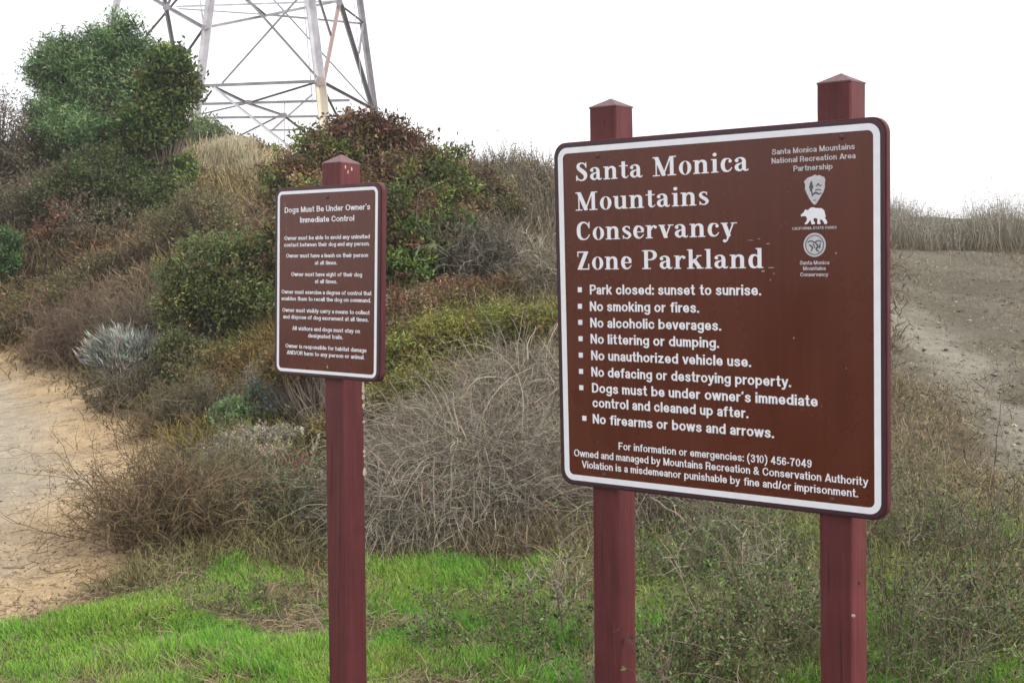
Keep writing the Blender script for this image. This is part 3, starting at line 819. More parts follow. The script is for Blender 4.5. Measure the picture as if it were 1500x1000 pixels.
def post_mesh(u_top, u_bot, v_top, v_apex, v_bot, yf, wd, z0, seed):
    """Square post with eased corners and a four-sided point; leans from (u_bot, v_bot) to (u_top, v_top)."""
    rg = np.random.default_rng(seed); n = 40; b = 0.004; h = wd / 2
    ring = [(-h + b, -h), (h - b, -h), (h, -h + b), (h, h - b), (h - b, h), (-h + b, h), (-h, h - b), (-h, -h + b)]
    V = []; Fc = []
    for k in range(n + 1):
        t = k / n; v = v_bot + (v_top - v_bot) * t; u = u_bot + (u_top - u_bot) * t
        for (x, y) in ring:
            j = rg.normal(0, 0.00035, 2); V.append((u + x + j[0], yf + h + y + j[1], v + z0))
    for k in range(n):
        for i in range(8):
            j = (i + 1) % 8; Fc.append((k * 8 + i, k * 8 + j, k * 8 + 8 + j, k * 8 + 8 + i))
    me = bpy.data.meshes.new('post'); 
    Fc.append(tuple(range(8))[::-1]); Fc.append(tuple(range(n * 8, n * 8 + 8)))
    me.from_pydata(V, [], Fc); me.materials.append(M_POST); me.update()
    cap = bpy.data.meshes.new('post_cap'); e = 0.0004; hh = h + e
    CV = [(u_top + x, yf + h + y, v_top + z0 + 0.0005 + dz) for dz, s_ in ((0, 1), (0.0035, 1)) for x, y in [(-hh, -hh), (hh, -hh), (hh, hh), (-hh, hh)]]
    CV.append((u_top, yf + h, v_apex + z0))
    CF = [(3, 2, 1, 0)] + [(i, (i + 1) % 4, 4 + (i + 1) % 4, 4 + i) for i in range(4)] + [(4 + i, 4 + (i + 1) % 4, 8) for i in range(4)]
    cap.from_pydata(CV, [], CF); cap.materials.append(M_CAPW); cap.update()
    return me, cap

def rotm(a):
    return np.array(Matrix.Rotation(a[2], 3, 'Z') @ Matrix.Rotation(a[0], 3, 'X') @ Matrix.Rotation(a[1], 3, 'Y'))

def screw(parent, u, v, y, z0, r=0.0055):
    k = 10; V = [(u, y - 0.003, v + z0)]; Fc = []
    for rr, yy in ((r * 0.6, y - 0.0026), (r, y - 0.0002)):
        V += [(u + rr * math.cos(2 * math.pi * i / k), yy, v + z0 + rr * math.sin(2 * math.pi * i / k)) for i in range(k)]
    for i in range(k):
        j = (i + 1) % k; Fc += [(0, 1 + j, 1 + i), (1 + i, 1 + j, 1 + k + j, 1 + k + i)]
    me = bpy.data.meshes.new('screw'); me.from_pydata(V, [], Fc); me.materials.append(M_SCREW); me.update()
    return link('screw', me, parent)

def chip(parent, name, u, v, y, z0, w_, h_, mat, seed, side=False):
    rg = np.random.default_rng(seed); k = 9
    P = [(w_ / 2 * math.cos(2 * math.pi * i / k) * (0.6 + 0.5 * rg.random()), h_ / 2 * math.sin(2 * math.pi * i / k) * (0.6 + 0.5 * rg.random())) for i in range(k)]
    if side: V = [(y, u + a, v + z0 + b) for a, b in P] + [(y + 0.0008, u + a * .7, v + z0 + b * .7) for a, b in P]
    else: V = [(u + a, y, v + z0 + b) for a, b in P] + [(u + a * .7, y - 0.0008, v + z0 + b * .7) for a, b in P]
    Fc = [tuple(range(k, 2 * k))] + [(i, (i + 1) % k, k + (i + 1) % k, k + i) for i in range(k)]
    me = bpy.data.meshes.new(name); me.from_pydata(V, [], Fc); me.materials.append(mat); me.update()
    return link(name, me, parent)

def sign_root(name, P, label, u_c):
    yaw, lean, ir = P[3:6]; R = rotm((lean, ir, yaw)); c = np.array(P[:3])
    dn = R @ np.array([0, 0, -1.0]); side = R @ np.array([1.0, 0, 0]) * u_c
    t = 1.0
    for _ in range(12):
        p = c + side + dn * t; t += (p[2] - float(ground(p[0:1], p[1:2])[0])) / -dn[2] * 1.0
    base = c + dn * t
    return empty(name, base, label, 'sign', rot=R), t      # local z of the panel centre above the base = t

# --- large park sign
BIG = (0.48003, 3.14507, 1.41923, -0.66984, 0.00765, -0.00591)
big, zb = sign_root('park_sign', BIG, 'large brown park rules sign with white lettering and emblems on two maroon posts', 0)
def post(parent, *a, chips=()):
    me, cap = post_mesh(*a); p = link('post', me, parent); link('post_cap', cap, p); return p
gl_ = -(zb + 0.35)
s_l = (-0.3131 + 0.3351) / (0.5397 + 0.9886)
pl = post(big, -0.3131, -0.3131 - s_l * (0.5382 - gl_), 0.5382, 0.5645, gl_, 0.0212, 0.083, zb, 1)
pr = post(big, 0.3239, 0.3239 - 0.0015 * (0.5395 - gl_), 0.5395, 0.5655, gl_, 0.0212, 0.083, zb, 2)
link('backing_board', slab('backing_board', 0.4575, 0.4545, 0.036, 0.0022, 0.0210, M_BOARD, zb), big)
face = link('face_panel', slab('face_panel', 0.4525, 0.4500, 0.034, 0.0, 0.0020, M_PANEL, zb, 0.0004), big)
def ring_mesh(name, o, i, mat, y, z0):
    return place2d(curve_mesh(name, [o, i[::-1]], 0.0003, mat), y, z0)
link('rim', ring_mesh('rim', rounded(0.4519, 0.4494, 0.0335), rounded(0.4432, 0.4413, 0.0285), M_RIM, -0.0006, zb), face)
link('border', ring_mesh('border', rounded(0.4425, 0.4407, 0.028), rounded(0.4267, 0.4257, 0.014), M_WHITE, -0.0006, zb), face)

def heading(txt, u0, u1, v, cap, mat, z0, parent):
    serif_line(txt); x = 0; W = []
    for ch in txt:
        if ch == ' ': x += .42; continue
        lp, w_ = GL[ch]; W.append([[(a + x, b) for a, b in l] for l in lp]); x += w_ + .015
    xs = [p[0] for L in W for l in L for p in l]; x0, x1 = min(xs), max(xs); sx = (u1 - u0) / (x1 - x0)
    for L in W:
        L = [[(u0 + (a - x0) * sx, v + b * cap) for a, b in l] for l in L]
        link('heading_letter', place2d(curve_mesh('heading_letter', L, 0.0003, mat), -0.0006, z0), parent)
for txt, u0, u1, v, cap in [("Santa Monica", -0.3845, 0.1181, 0.3515, 0.0490), ("Mountains", -0.3880, 0.0090, 0.2747, 0.0490),
                            ("Conservancy", -0.3862, 0.0851, 0.1975, 0.0490), ("Zone Parkland", -0.3862, 0.1540, 0.1203, 0.0490)]:
    heading(txt, u0, u1, v, cap, M_WHITE, zb, face)
for txt, u0, u1, v, cap in [
    ("Park closed: sunset to sunrise.", -0.3483, 0.1473, 0.0561, 0.0255),
    ("No smoking or fires.", -0.3494, -0.0222, 0.0125, 0.0255),
    ("No alcoholic beverages.", -0.3492, 0.0388, -0.0303, 0.0255),
    ("No littering or dumping.", -0.3492, 0.0321, -0.0727, 0.0255),
    ("No unauthorized vehicle use.", -0.3485, 0.1185, -0.1160, 0.0255),
    ("No defacing or destroying property.", -0.3490, 0.2227, -0.1594, 0.0255),
    ("Dogs must be under owner\u2019s immediate", -0.3480, 0.2897, -0.2018, 0.0255),
    ("control and cleaned up after.", -0.3472, 0.1099, -0.2405, 0.0255),
    ("No firearms or bows and arrows.", -0.3474, 0.1773, -0.2838, 0.0255)]:
    link('rule_lettering', text_mesh('rule_lettering', txt, u0, u1, v, cap, M_WHITE, 0.03, z0=zb), face)
for txt, u0, u1, v, cap in [
    ("For information or emergencies: (310) 456-7049", -0.2674, 0.2732, -0.3471, 0.0195),
    ("Owned and managed by Mountains Recreation & Conservation Authority", -0.4104, 0.4118, -0.3762, 0.0195),
    ("Violation is a misdemeanor punishable by fine and/or imprisonment.", -0.3857, 0.3872, -0.4052, 0.0195)]:
    link('footer_lettering', text_mesh('footer_lettering', txt, u0, u1, v, cap, M_WHITE, 0.03, z0=zb), face)
for txt, u0, u1, v, cap in [
    ("Santa Monica Mountains", 0.1789, 0.3833, 0.3857, 0.0130), ("National Recreation Area", 0.1779, 0.3850, 0.3651, 0.0130),
    ("Partnership", 0.2336, 0.3300, 0.3443, 0.0130), ("CALIFORNIA STATE PARKS", 0.2290, 0.3388, 0.2090, 0.0062),
    ("Santa Monica", 0.2475, 0.3205, 0.1279, 0.0092), ("Mountains", 0.2558, 0.3119, 0.1149, 0.0092), ("Conservancy", 0.2485, 0.3179, 0.1008, 0.0092)]:
    link('partner_lettering', text_mesh('partner_lettering', txt, u0, u1, v, cap, M_INKSOFT, 0.022, z0=zb), face)
for u, v in [(-0.3806, 0.0684), (-0.3813, 0.0248), (-0.3813, -0.0176), (-0.3813, -0.0608), (-0.3817, -0.1042), (-0.3822, -0.1475), (-0.3824, -0.1907), (-0.3745, -0.2719)]:
    q = 0.0066
    link('bullet', place2d(curve_mesh('bullet', [[(u - q, v - q), (u + q, v - q), (u + q, v + q), (u - q, v + q)]], 0.0003, M_WHITE), -0.0006, zb), face)

def emblem(name, ink, ox, oy, sc, y, mat, parent):
    L = [[(ox + x * sc, oy + yy * sc) for x, yy in l] for l in ink.loops()]
    return link(name, place2d(curve_mesh(name, L, 0.00025, mat), y, zb), parent)
# arrowhead-shaped emblem: unit box 0..1 x 0..1.3
AH = [(.5, 1.3), (.62, 1.24), (.72, 1.27), (.84, 1.2), (.93, 1.18), (.99, 1.05), (.96, .9), (.97, .75), (.9, .55), (.8, .38), (.68, .2), (.57, .06), (.48, 0), (.38, .1), (.25, .28), (.13, .5), (.05, .7), (.06, .88), (0, 1.02), (.08, 1.16), (.2, 1.18), (.32, 1.25), (.42, 1.24)]
A1 = Ink(-.1, -.1, 1.1, 1.4, .03).poly(AH)
ah = emblem('arrowhead_emblem', A1, 0.2594, 0.2646, 0.0536, -0.0006, M_INKSOFT, face)
A2 = Ink(-.1, -.1, 1.1, 1.4, .02)
A2.line([(.36, 1.04, .01), (.34, .9, .07)]).line([(.35, .98, .03), (.34, .78, .10)]).line([(.34, .8, .08), (.33, .62, .05)]).line([(.34, .66, .025), (.4, .4, .03)])
A2.curve([(.42, .46, .03), (.55, .52, .045), (.7, .46, .03), (.8, .5, .02)]).line([(.56, .78, .02), (.66, .9, .03), (.74, .8, .02), (.84, .84, .015)]).line([(.5, .62, .02), (.62, .66, .025), (.8, .62, .015)])
A2.line([(.45, .2, .02), (.55, .2, .02)])
link('emblem_detail', place2d(curve_mesh('emblem_detail', [[(0.2594 + x * .0536, 0.2646 + y * .0536) for x, y in l] for l in A2.loops()], 0.0002, M_DARKINK), -0.00125, zb), face)
# walking bear: unit 0..1.7 x 0..1
B1 = Ink(-.1, -.1, 1.85, 1.15, .025)
B1.poly([(0, .52), (.04, .62), (.16, .68), (.24, .78), (.27, .86), (.33, .88), (.38, .82), (.5, .86), (.62, .96), (.78, .98), (.95, .93), (1.15, .95), (1.32, .9), (1.46, .78), (1.55, .6), (1.56, .42),
         (1.5, .34), (1.6, .22), (1.66, .08), (1.62, 0), (1.46, 0), (1.44, .1), (1.34, .22), (1.22, .28), (1.2, .16), (1.26, .04), (1.2, 0), (1.04, 0), (1.03, .12), (1.06, .3), (.92, .36), (.8, .34), (.8, .2), (.9, .08), (.86, 0), (.68, 0),
         (.65, .12), (.6, .26), (.52, .16), (.42, .04), (.28, 0), (.24, .07), (.36, .18), (.4, .32), (.36, .44), (.28, .5), (.2, .48), (.12, .5), (.04, .46)])
emblem('bear_emblem', B1, 0.2507, 0.2205, 0.0398, -0.0006, M_WHITE, face)
C1 = Ink(-1.1, -1.1, 1.1, 1.1, .05).ell(0, 0, 1, 1)
emblem('round_emblem', C1, 0.2849, 0.1732, 0.0276, -0.0006, M_INKSOFT, face)
C2 = Ink(-1.1, -1.1, 1.1, 1.1, .03).ell(0, 0, .84, .84, .07, .07)
C2.curve([(-.6, .25, .05), (-.3, .34, .05), (0, .22, .06), (.35, .36, .05), (.6, .25, .05)]).curve([(-.45, 0, .06), (-.2, -.2, .07), (-.3, -.5, .05)]).curve([(.1, .15, .05), (.3, -.1, .08), (.15, -.35, .07), (.35, -.55, .05)]).line([(.5, .1, .05), (.45, -.25, .06)]).line([(-.1, .1, .05), (.02, -.25, .04)])
link('emblem_detail', place2d(curve_mesh('emblem_detail', [[(0.2849 + x * .0276, 0.1732 + y * .0276) for x, y in l] for l in C2.loops()], 0.0002, M_DARKINK), -0.00125, zb), face)
for u, v in [(-0.3156, 0.4140), (0.3524, 0.4150), (-0.3152, -0.4190), (0.3237, -0.4170)]: screw(big, u, v, -0.0004, zb, 0.0065)
M_SCR = plain('scratch', (0.34, 0.24, 0.22), 0.7)
for i, (u, v, a, b) in enumerate([(0.1215, 0.1872, .018, .003), (0.1431, 0.1900, .010, .003), (0.1662, 0.1782, .012, .004), (0.1530, 0.1138, .012, .006), (0.1744, 0.1218, .016, .004),
                                  (0.181, 0.108, .006, .004), (0.2308, -0.0434, .006, .006), (0.337, 0.153, .006, .006), (0.172, 0.093, .004, .007), (0.36, -0.11, .004, .004), (0.05, 0.30, .004, .003), (0.30, -0.20, .004, .004)]):
    chip(face, 'scratch', u, v, -0.0006, zb, a, b, M_SCR, i)
chip(pr, 'paint_chip', 0.3655, -0.690, 0.0205, zb, 0.010, 0.013, M_CHIP, 31)
chip(pr, 'knot', 0.0212 + 0.035, -0.62, 0.3615 + 0.0045, zb, 0.008, 0.010, M_RIM, 32, True)
chip(pr, 'knot', 0.0212 + 0.05, -0.45, 0.3620 + 0.004, zb, 0.007, 0.012, M_RIM, 33, True)

# --- small dog-rules sign
SM = (-0.54717, 3.78867, 1.50601, -0.69716, -0.04293, 0.00262)
small, zs = sign_root('dog_rules_sign', SM, 'small narrow brown dog control sign with white lettering on a single maroon post', 0)
gl2 = -(zs + 0.35); s2 = 0.0495 / (0.3447 + 1.1918)
ps = post(small, -0.0045, -0.0045 + s2 * (0.3490 - gl2), 0.3490, 0.3800, gl2, 0.0212, 0.082, zs, 3)
link('backing_board', slab('backing_board', 0.2330, 0.2840, 0.026, 0.0022, 0.0210, M_BOARD, zs), small)
face2 = link('face_panel', slab('face_panel', 0.2285, 0.2795, 0.024, 0.0, 0.0020, M_PANEL, zs, 0.0004), small)
link('rim', ring_mesh('rim', rounded(0.2280, 0.2790, 0.0235), rounded(0.2190, 0.2735, 0.0205), M_RIM, -0.0006, zs), face2)
link('border', ring_mesh('border', rounded(0.2180, 0.2725, 0.020), rounded(0.2080, 0.2632, 0.011), M_WHITE, -0.0006, zs), face2)
for txt, u0, u1, v, cap in [("Dogs Must Be Under Owner\u2019s", -0.1851, 0.1868, 0.2075, 0.0172), ("Immediate Control", -0.1143, 0.1211, 0.1765, 0.0172)]:
    link('heading_lettering', text_mesh('heading_lettering', txt, u0, u1, v, cap, M_WHITE, 0.026, z0=zs), face2)
for txt, u0, u1, v, cap in [
    ("Owner must be able to avoid any uninvited", -0.1855, 0.1862, 0.1253, 0.0122), ("contact between their dog and any person.", -0.1869, 0.1864, 0.1050, 0.0122),
    ("Owner must have a leash on their person", -0.1771, 0.1801, 0.0722, 0.0122), ("at all times.", -0.0468, 0.0499, 0.0509, 0.0118),
    ("Owner must have sight of their dog", -0.1529, 0.1555, 0.0165, 0.0122), ("at all times.", -0.0462, 0.0505, -0.0040, 0.0118),
    ("Owner must exercise a degree of control that", -0.1979, 0.1959, -0.0368, 0.0122), ("enables them to recall the dog on command.", -0.1978, 0.1933, -0.0570, 0.0122),
    ("Owner must visibly carry a means to collect", -0.1929, 0.1890, -0.0920, 0.0122), ("and dispose of dog excrement at all times.", -0.1896, 0.1842, -0.1123, 0.0122),
    ("All visitors and dogs must stay on", -0.1465, 0.1491, -0.1462, 0.0122), ("designated trails.", -0.0746, 0.0777, -0.1662, 0.0122),
    ("Owner is responsible for habitat damage", -0.1772, 0.1770, -0.2003, 0.0122), ("AND/OR harm to any person or animal.", -0.1713, 0.1688, -0.2204, 0.0122)]:
    link('rule_lettering', text_mesh('rule_lettering', txt, u0, u1, v, cap, M_WHITE, 0.024, z0=zs), face2)
for k, (pp, uu, sl_, vv, hh_) in enumerate([(pl, -0.3131 - 0.012, s_l, -0.62, .16), (pl, -0.3131 + 0.018, s_l, -0.86, .10), (pr, 0.3239 - .018, .0015, -0.60, .13), (pr, .3239 + .012, .0015, -.80, .18), (pl, -0.3131 + .006, s_l, .50, .03)]):
    chip(pp, 'crack', uu - sl_ * (0.538 - vv), vv, 0.0207, zb, .0016, hh_, M_RIM, 200 + k)
for k, (da, vv, hh_) in enumerate([(-.015, -.55, .2), (.02, -.75, .14), (.005, -.95, .12)]):
    chip(ps, 'crack', -0.0045 + s2 * (0.349 - vv) + da, vv, 0.0207, zs, .0016, hh_, M_RIM, 220 + k)
screw(small, 0.005, 0.2496, -0.0004, zs, 0.006); screw(small, 0.008, -0.2436, -0.0004, zs, 0.006)
chip(face2, 'scratch', 0.011, -0.249, -0.0006, zs, 0.008, 0.012, M_CHIP, 50)
chip(face2, 'scratch', -0.183, 0.233, -0.0006, zs, 0.003, 0.016, M_SCR, 51)
for k in range(10):
    v = -0.30 - 0.33 * RNG.random()
    uc = -0.0045 + s2 * (0.349 - v) + 0.041
    chip(ps, 'paint_chip', 0.0212 + 0.080, v, uc - 0.0003, zs, 0.012 + 0.008 * RNG.random(), 0.006 + 0.02 * RNG.random(), M_CHIP, 60 + k, True)
for k, (a, b) in enumerate([(0.02, 0.338), (0.03, 0.325), (0.045, 0.334)]):
    chip(ps, 'paint_chip', 0.0212 + a, b, -0.0045 + 0.0415, zs, 0.006, 0.016, M_CHIP, 80 + k, True)

# ------------------------------------------------------------------ transmission tower
tower_p = at(420, 219, 52)
tw = empty('transmission_tower', (tower_p[0], tower_p[1], float(ground(tower_p[None, 0], tower_p[None, 1])[0])), 'tall grey steel lattice power pylon standing on the hill behind the bushes', 'pylon')
TWO = np.array(tw.location)
def member(name, a, b, wd, mat, ext=0.0):
    """Steel angle between two points: two thin flanges at a right angle."""
    wd = wd if name == 'leg' else wd * 0.6
    a = at(*[np.array(q, float) for q in a]); b = at(*[np.array(q, float) for q in b])
    d = nrm(b - a); b = b + d * ext
    s1 = nrm(np.cross(d, [0.3, 1, 0.2])); s2_ = np.cross(d, s1); th = max(0.02, wd * 0.12)
    V = []
    for p in (a, b):
        for u, v in ((0, 0), (wd, 0), (wd, th), (th, th), (th, wd), (0, wd)):
            V.append(p + s1 * (u - wd / 2) + s2_ * (v - wd / 2) - TWO)
    Fc = [(0, 5, 4, 3, 2, 1), (6, 7, 8, 9, 10, 11)] + [(i, (i + 1) % 6, 6 + (i + 1) % 6, 6 + i) for i in range(6)]
    me = bpy.data.meshes.new(name); me.from_pydata([tuple(v) for v in V], [], Fc); me.materials.append(mat); me.update()
    return link(name, me, tw)
ST, SD, SP_, SY = M_STEEL, M_STEELD, M_STEELP, M_STEELY
def leg(x0, y0, x1, y1, Y, wd, mat, ytop=-260, ybot=262):
    f_ = lambda y: x0 + (x1 - x0) * (y - y0) / (y1 - y0)
    return member('leg', (f_(ytop), ytop, Y), (f_(ybot), ybot, Y), wd, mat)
leg(308, 0, 281, 219, 50, .26, ST); leg(527, 0, 549, 161, 56, .22, SD, ybot=258); leg(172, 0, 158, 60, 56, .22, ST)
member('leg', (423, -260, 50), (469, 120, 50), .31, ST); member('leg', (469, 120, 50.02), (482, 245, 50.02), .33, SY)
for nm, a, b, wd, mt in [
    ('horizontal_beam', (296, 126, 49.9), (470, 119, 49.9), .19, SD), ('horizontal_beam', (470, 119, 49.9), (545, 159, 55.9), .19, SD),
    ('horizontal_beam', (283, 153, 54), (512, 147, 54), .17, SD), ('horizontal_beam', (284, 173, 56), (509, 170, 56), .15, SD),
    ('horizontal_beam', (296, 126, 49.9), (279, 151, 54), .15, SD),
    ('brace', (312, 127, 50), (362, 151, 52), .15, SD), ('brace', (362, 151, 52), (415, 169, 54), .13, SD), ('brace', (415, 169, 54), (446, 193, 56), .13, SD),
    ('brace', (466, 120, 50), (364, 151, 52), .13, SD), ('brace', (364, 151, 52), (280, 171, 56), .10, ST),
    ('brace', (313, 128, 49.8), (425, 216, 49.8), .13, ST), ('brace', (458, 138, 55), (395, 194, 55), .11, ST), ('brace', (310, 133, 52), (284, 168, 53), .10, SD),
    ('brace', (409, 170, 54), (343, 203, 53.5), .11, SD), ('brace', (343, 203, 53.5), (278, 230, 53), .10, ST), ('brace', (300, 182, 54), (350, 200, 54), .07, ST),
    ('brace', (390, 191, 54), (440, 190, 54), .11, SD), ('brace', (470, 122, 50), (496, 175, 53), .12, SD), ('brace', (252, 194, 54), (272, 224, 53), .09, ST),
    ('brace', (325, 122, 50), (470, -40, 50), .12, SD), ('brace', (310, -60, 49.9), (464, 113, 49.9), .12, SD),
    ('brace', (390, -12, 56), (542, 155, 56), .08, SD), ('brace', (293, 0, 56), (299, 41, 52), .10, ST), ('brace', (283, -60, 56), (293, 0, 56), .10, ST),
    ('horizontal_beam', (299, 41, 50), (389, 23, 51.5), .17, SD), ('horizontal_beam', (389, 23, 51.5), (493, 2, 53), .17, SD), ('brace', (355, -5, 50), (389, 23, 51.5), .14, SD),
    ('horizontal_beam', (258, 10, 54), (493, 2, 54), .12, ST), ('horizontal_beam', (262, 13, 54), (395, 22, 53), .09, ST), ('horizontal_beam', (395, 22, 53), (531, 35, 56), .13, SD),
    ('brace', (190, -22, 57), (244, 10, 53), .20, SD), ('brace', (244, 10, 53), (299, 41, 50), .20, SD),
    ('brace', (240, -6, 53), (264, 124, 55), .22, SD), ('brace', (264, -6, 53), (190, 82, 55), .11, SP_), ('brace', (272, -16, 53), (203, 66, 55), .11, SD),
    ('brace', (299, 41, 50), (215, 162, 54), .13, SD),
    ('brace', (497, 4, 52), (474, 120, 50), .20, SP_), ('brace', (499, 6, 52), (545, 157, 56), .26, SD), ('brace', (499, 8, 52), (532, 33, 56), .14, SD),
    ('brace', (466, -6, 50), (485, 53, 51), .13, SD), ('brace', (532, 33, 56), (526, 78, 54), .12, SD), ('brace', (497, 4, 52), (520, -140, 54), .20, SP_),
    ('brace', (497, 4, 52), (462, -140, 51), .18, SD), ('brace', (244, 10, 53), (300, -120, 51), .18, SD), ('horizontal_beam', (338, -130, 50), (444, -140, 50), .18, SD),
    ('horizontal_beam', (444, -140, 50), (508, -120, 56), .18, SD),
    ('climbing_cable', (440, -60, 51), (458, 152, 51), .045, ST), ('climbing_cable', (513, -60, 54), (531, 140, 54), .04, ST), ('climbing_cable', (417, 150, 54), (417, 212, 54), .05, ST)]:
    member(nm, a, b, wd, mt)
def gusset(px, py, Y, wpx, hpx, mat):
    c = at(px, py, Y) - TWO; w_, h_ = wpx * Y / F_PX / 2, hpx * Y / F_PX / 2
    V = [(c[0] + x, c[1] + y, c[2] + z) for y in (-.03, .03) for x, z in ((-w_, -h_ * .6), (-w_ * .6, -h_), (w_ * .6, -h_), (w_, -h_ * .6), (w_, h_ * .6), (w_ * .6, h_), (-w_ * .6, h_), (-w_, h_ * .6))]
    Fc = [tuple(range(8)), tuple(range(15, 7, -1))] + [(i, 8 + i, 8 + (i + 1) % 8, (i + 1) % 8) for i in range(8)]
    me = bpy.data.meshes.new('gusset_plate'); me.from_pydata(V, [], Fc); me.materials.append(mat); me.update(); link('gusset_plate', me, tw)
for a in [(470, 119, 49.6, 13, 13, SP_), (497, 4, 51.8, 9, 8, SD), (244, 11, 52.8, 10, 9, SD), (415, 169, 53.8, 11, 7, SD), (364, 150, 51.8, 10, 6, SD), (299, 41, 49.7, 7, 8, SD), (272, 166, 53.5, 16, 7, SY)]:
    gusset(*a)

# ------------------------------------------------------------------ trees and shrubs
G_BLUE = [(1, (.05, .09, .035)), (3, (.10, .175, .065)), (2, (.14, .225, .09)), (1, (.18, .26, .12))]
G_DARK = [(3, (.06, .095, .025)), (2, (.09, .13, .03)), (1, (.035, .055, .018)), (.6, (.12, .10, .04))]
G_YEL = [(3, (.12, .15, .03)), (2, (.15, .16, .04)), (1, (.07, .09, .02))]
G_OLIVE = [(3, (.10, .125, .04)), (2, (.14, .15, .055)), (1, (.06, .08, .03)), (.7, (.16, .12, .06))]
BROWNF = [(3, (.10, .055, .035)), (2, (.15, .08, .05)), (1.5, (.07, .06, .025)), (.6, (.20, .13, .08))]
G_MIX = [(2, (.08, .105, .03)), (1.6, (.14, .17, .04)), (1.2, (.045, .055, .02)), (2.6, (.13, .075, .04)), (.7, (.24, .16, .09))]
GREY = [(2, (.13, .11, .072)), (1.5, (.09, .08, .05)), (1.5, (.075, .09, .035)), (.5, (.19, .16, .11))]
SILVER = [(3, (.27, .275, .245)), (2, (.36, .36, .33)), (1, (.18, .185, .15))]
RUST = [(3, (.20, .105, .065)), (2, (.15, .085, .05)), (1, (.26, .16, .10))]

leafy('tree', 'tall blue-green feathery tree at the upper left, in front of the pylon', 'tree',
      [(95, 85, 21, 42, 36), (80, 125, 21, 34, 40), (165, 65, 21, 36, 38), (200, 80, 21, 28, 42), (130, 105, 21, 44, 40), (110, 150, 21, 44, 28), (185, 125, 21, 36, 34), (60, 100, 21, 18, 26), (150, 140, 21, 40, 28), (80, 175, 20.6, 44, 26), (130, 195, 20.4, 50, 28)],
      G_BLUE, 0.07, 0.26, 1150, 38, 0.085, twr=0.010, trunk=0.5, sprig=1.0, shell=.25)
leafy('tree', 'rounded dark green tree directly right of the feathery blue-green tree', 'tree',
      [(246, 98, 19.5, 28, 30), (262, 128, 19.5, 26, 32), (240, 150, 19.5, 34, 34), (215, 190, 19.3, 36, 30), (236, 185, 19.4, 26, 24), (222, 125, 19.9, 20, 26)],
      G_DARK, 0.07, 0.5, 420, 48, 0.08, twr=0.010, trunk=0.5)
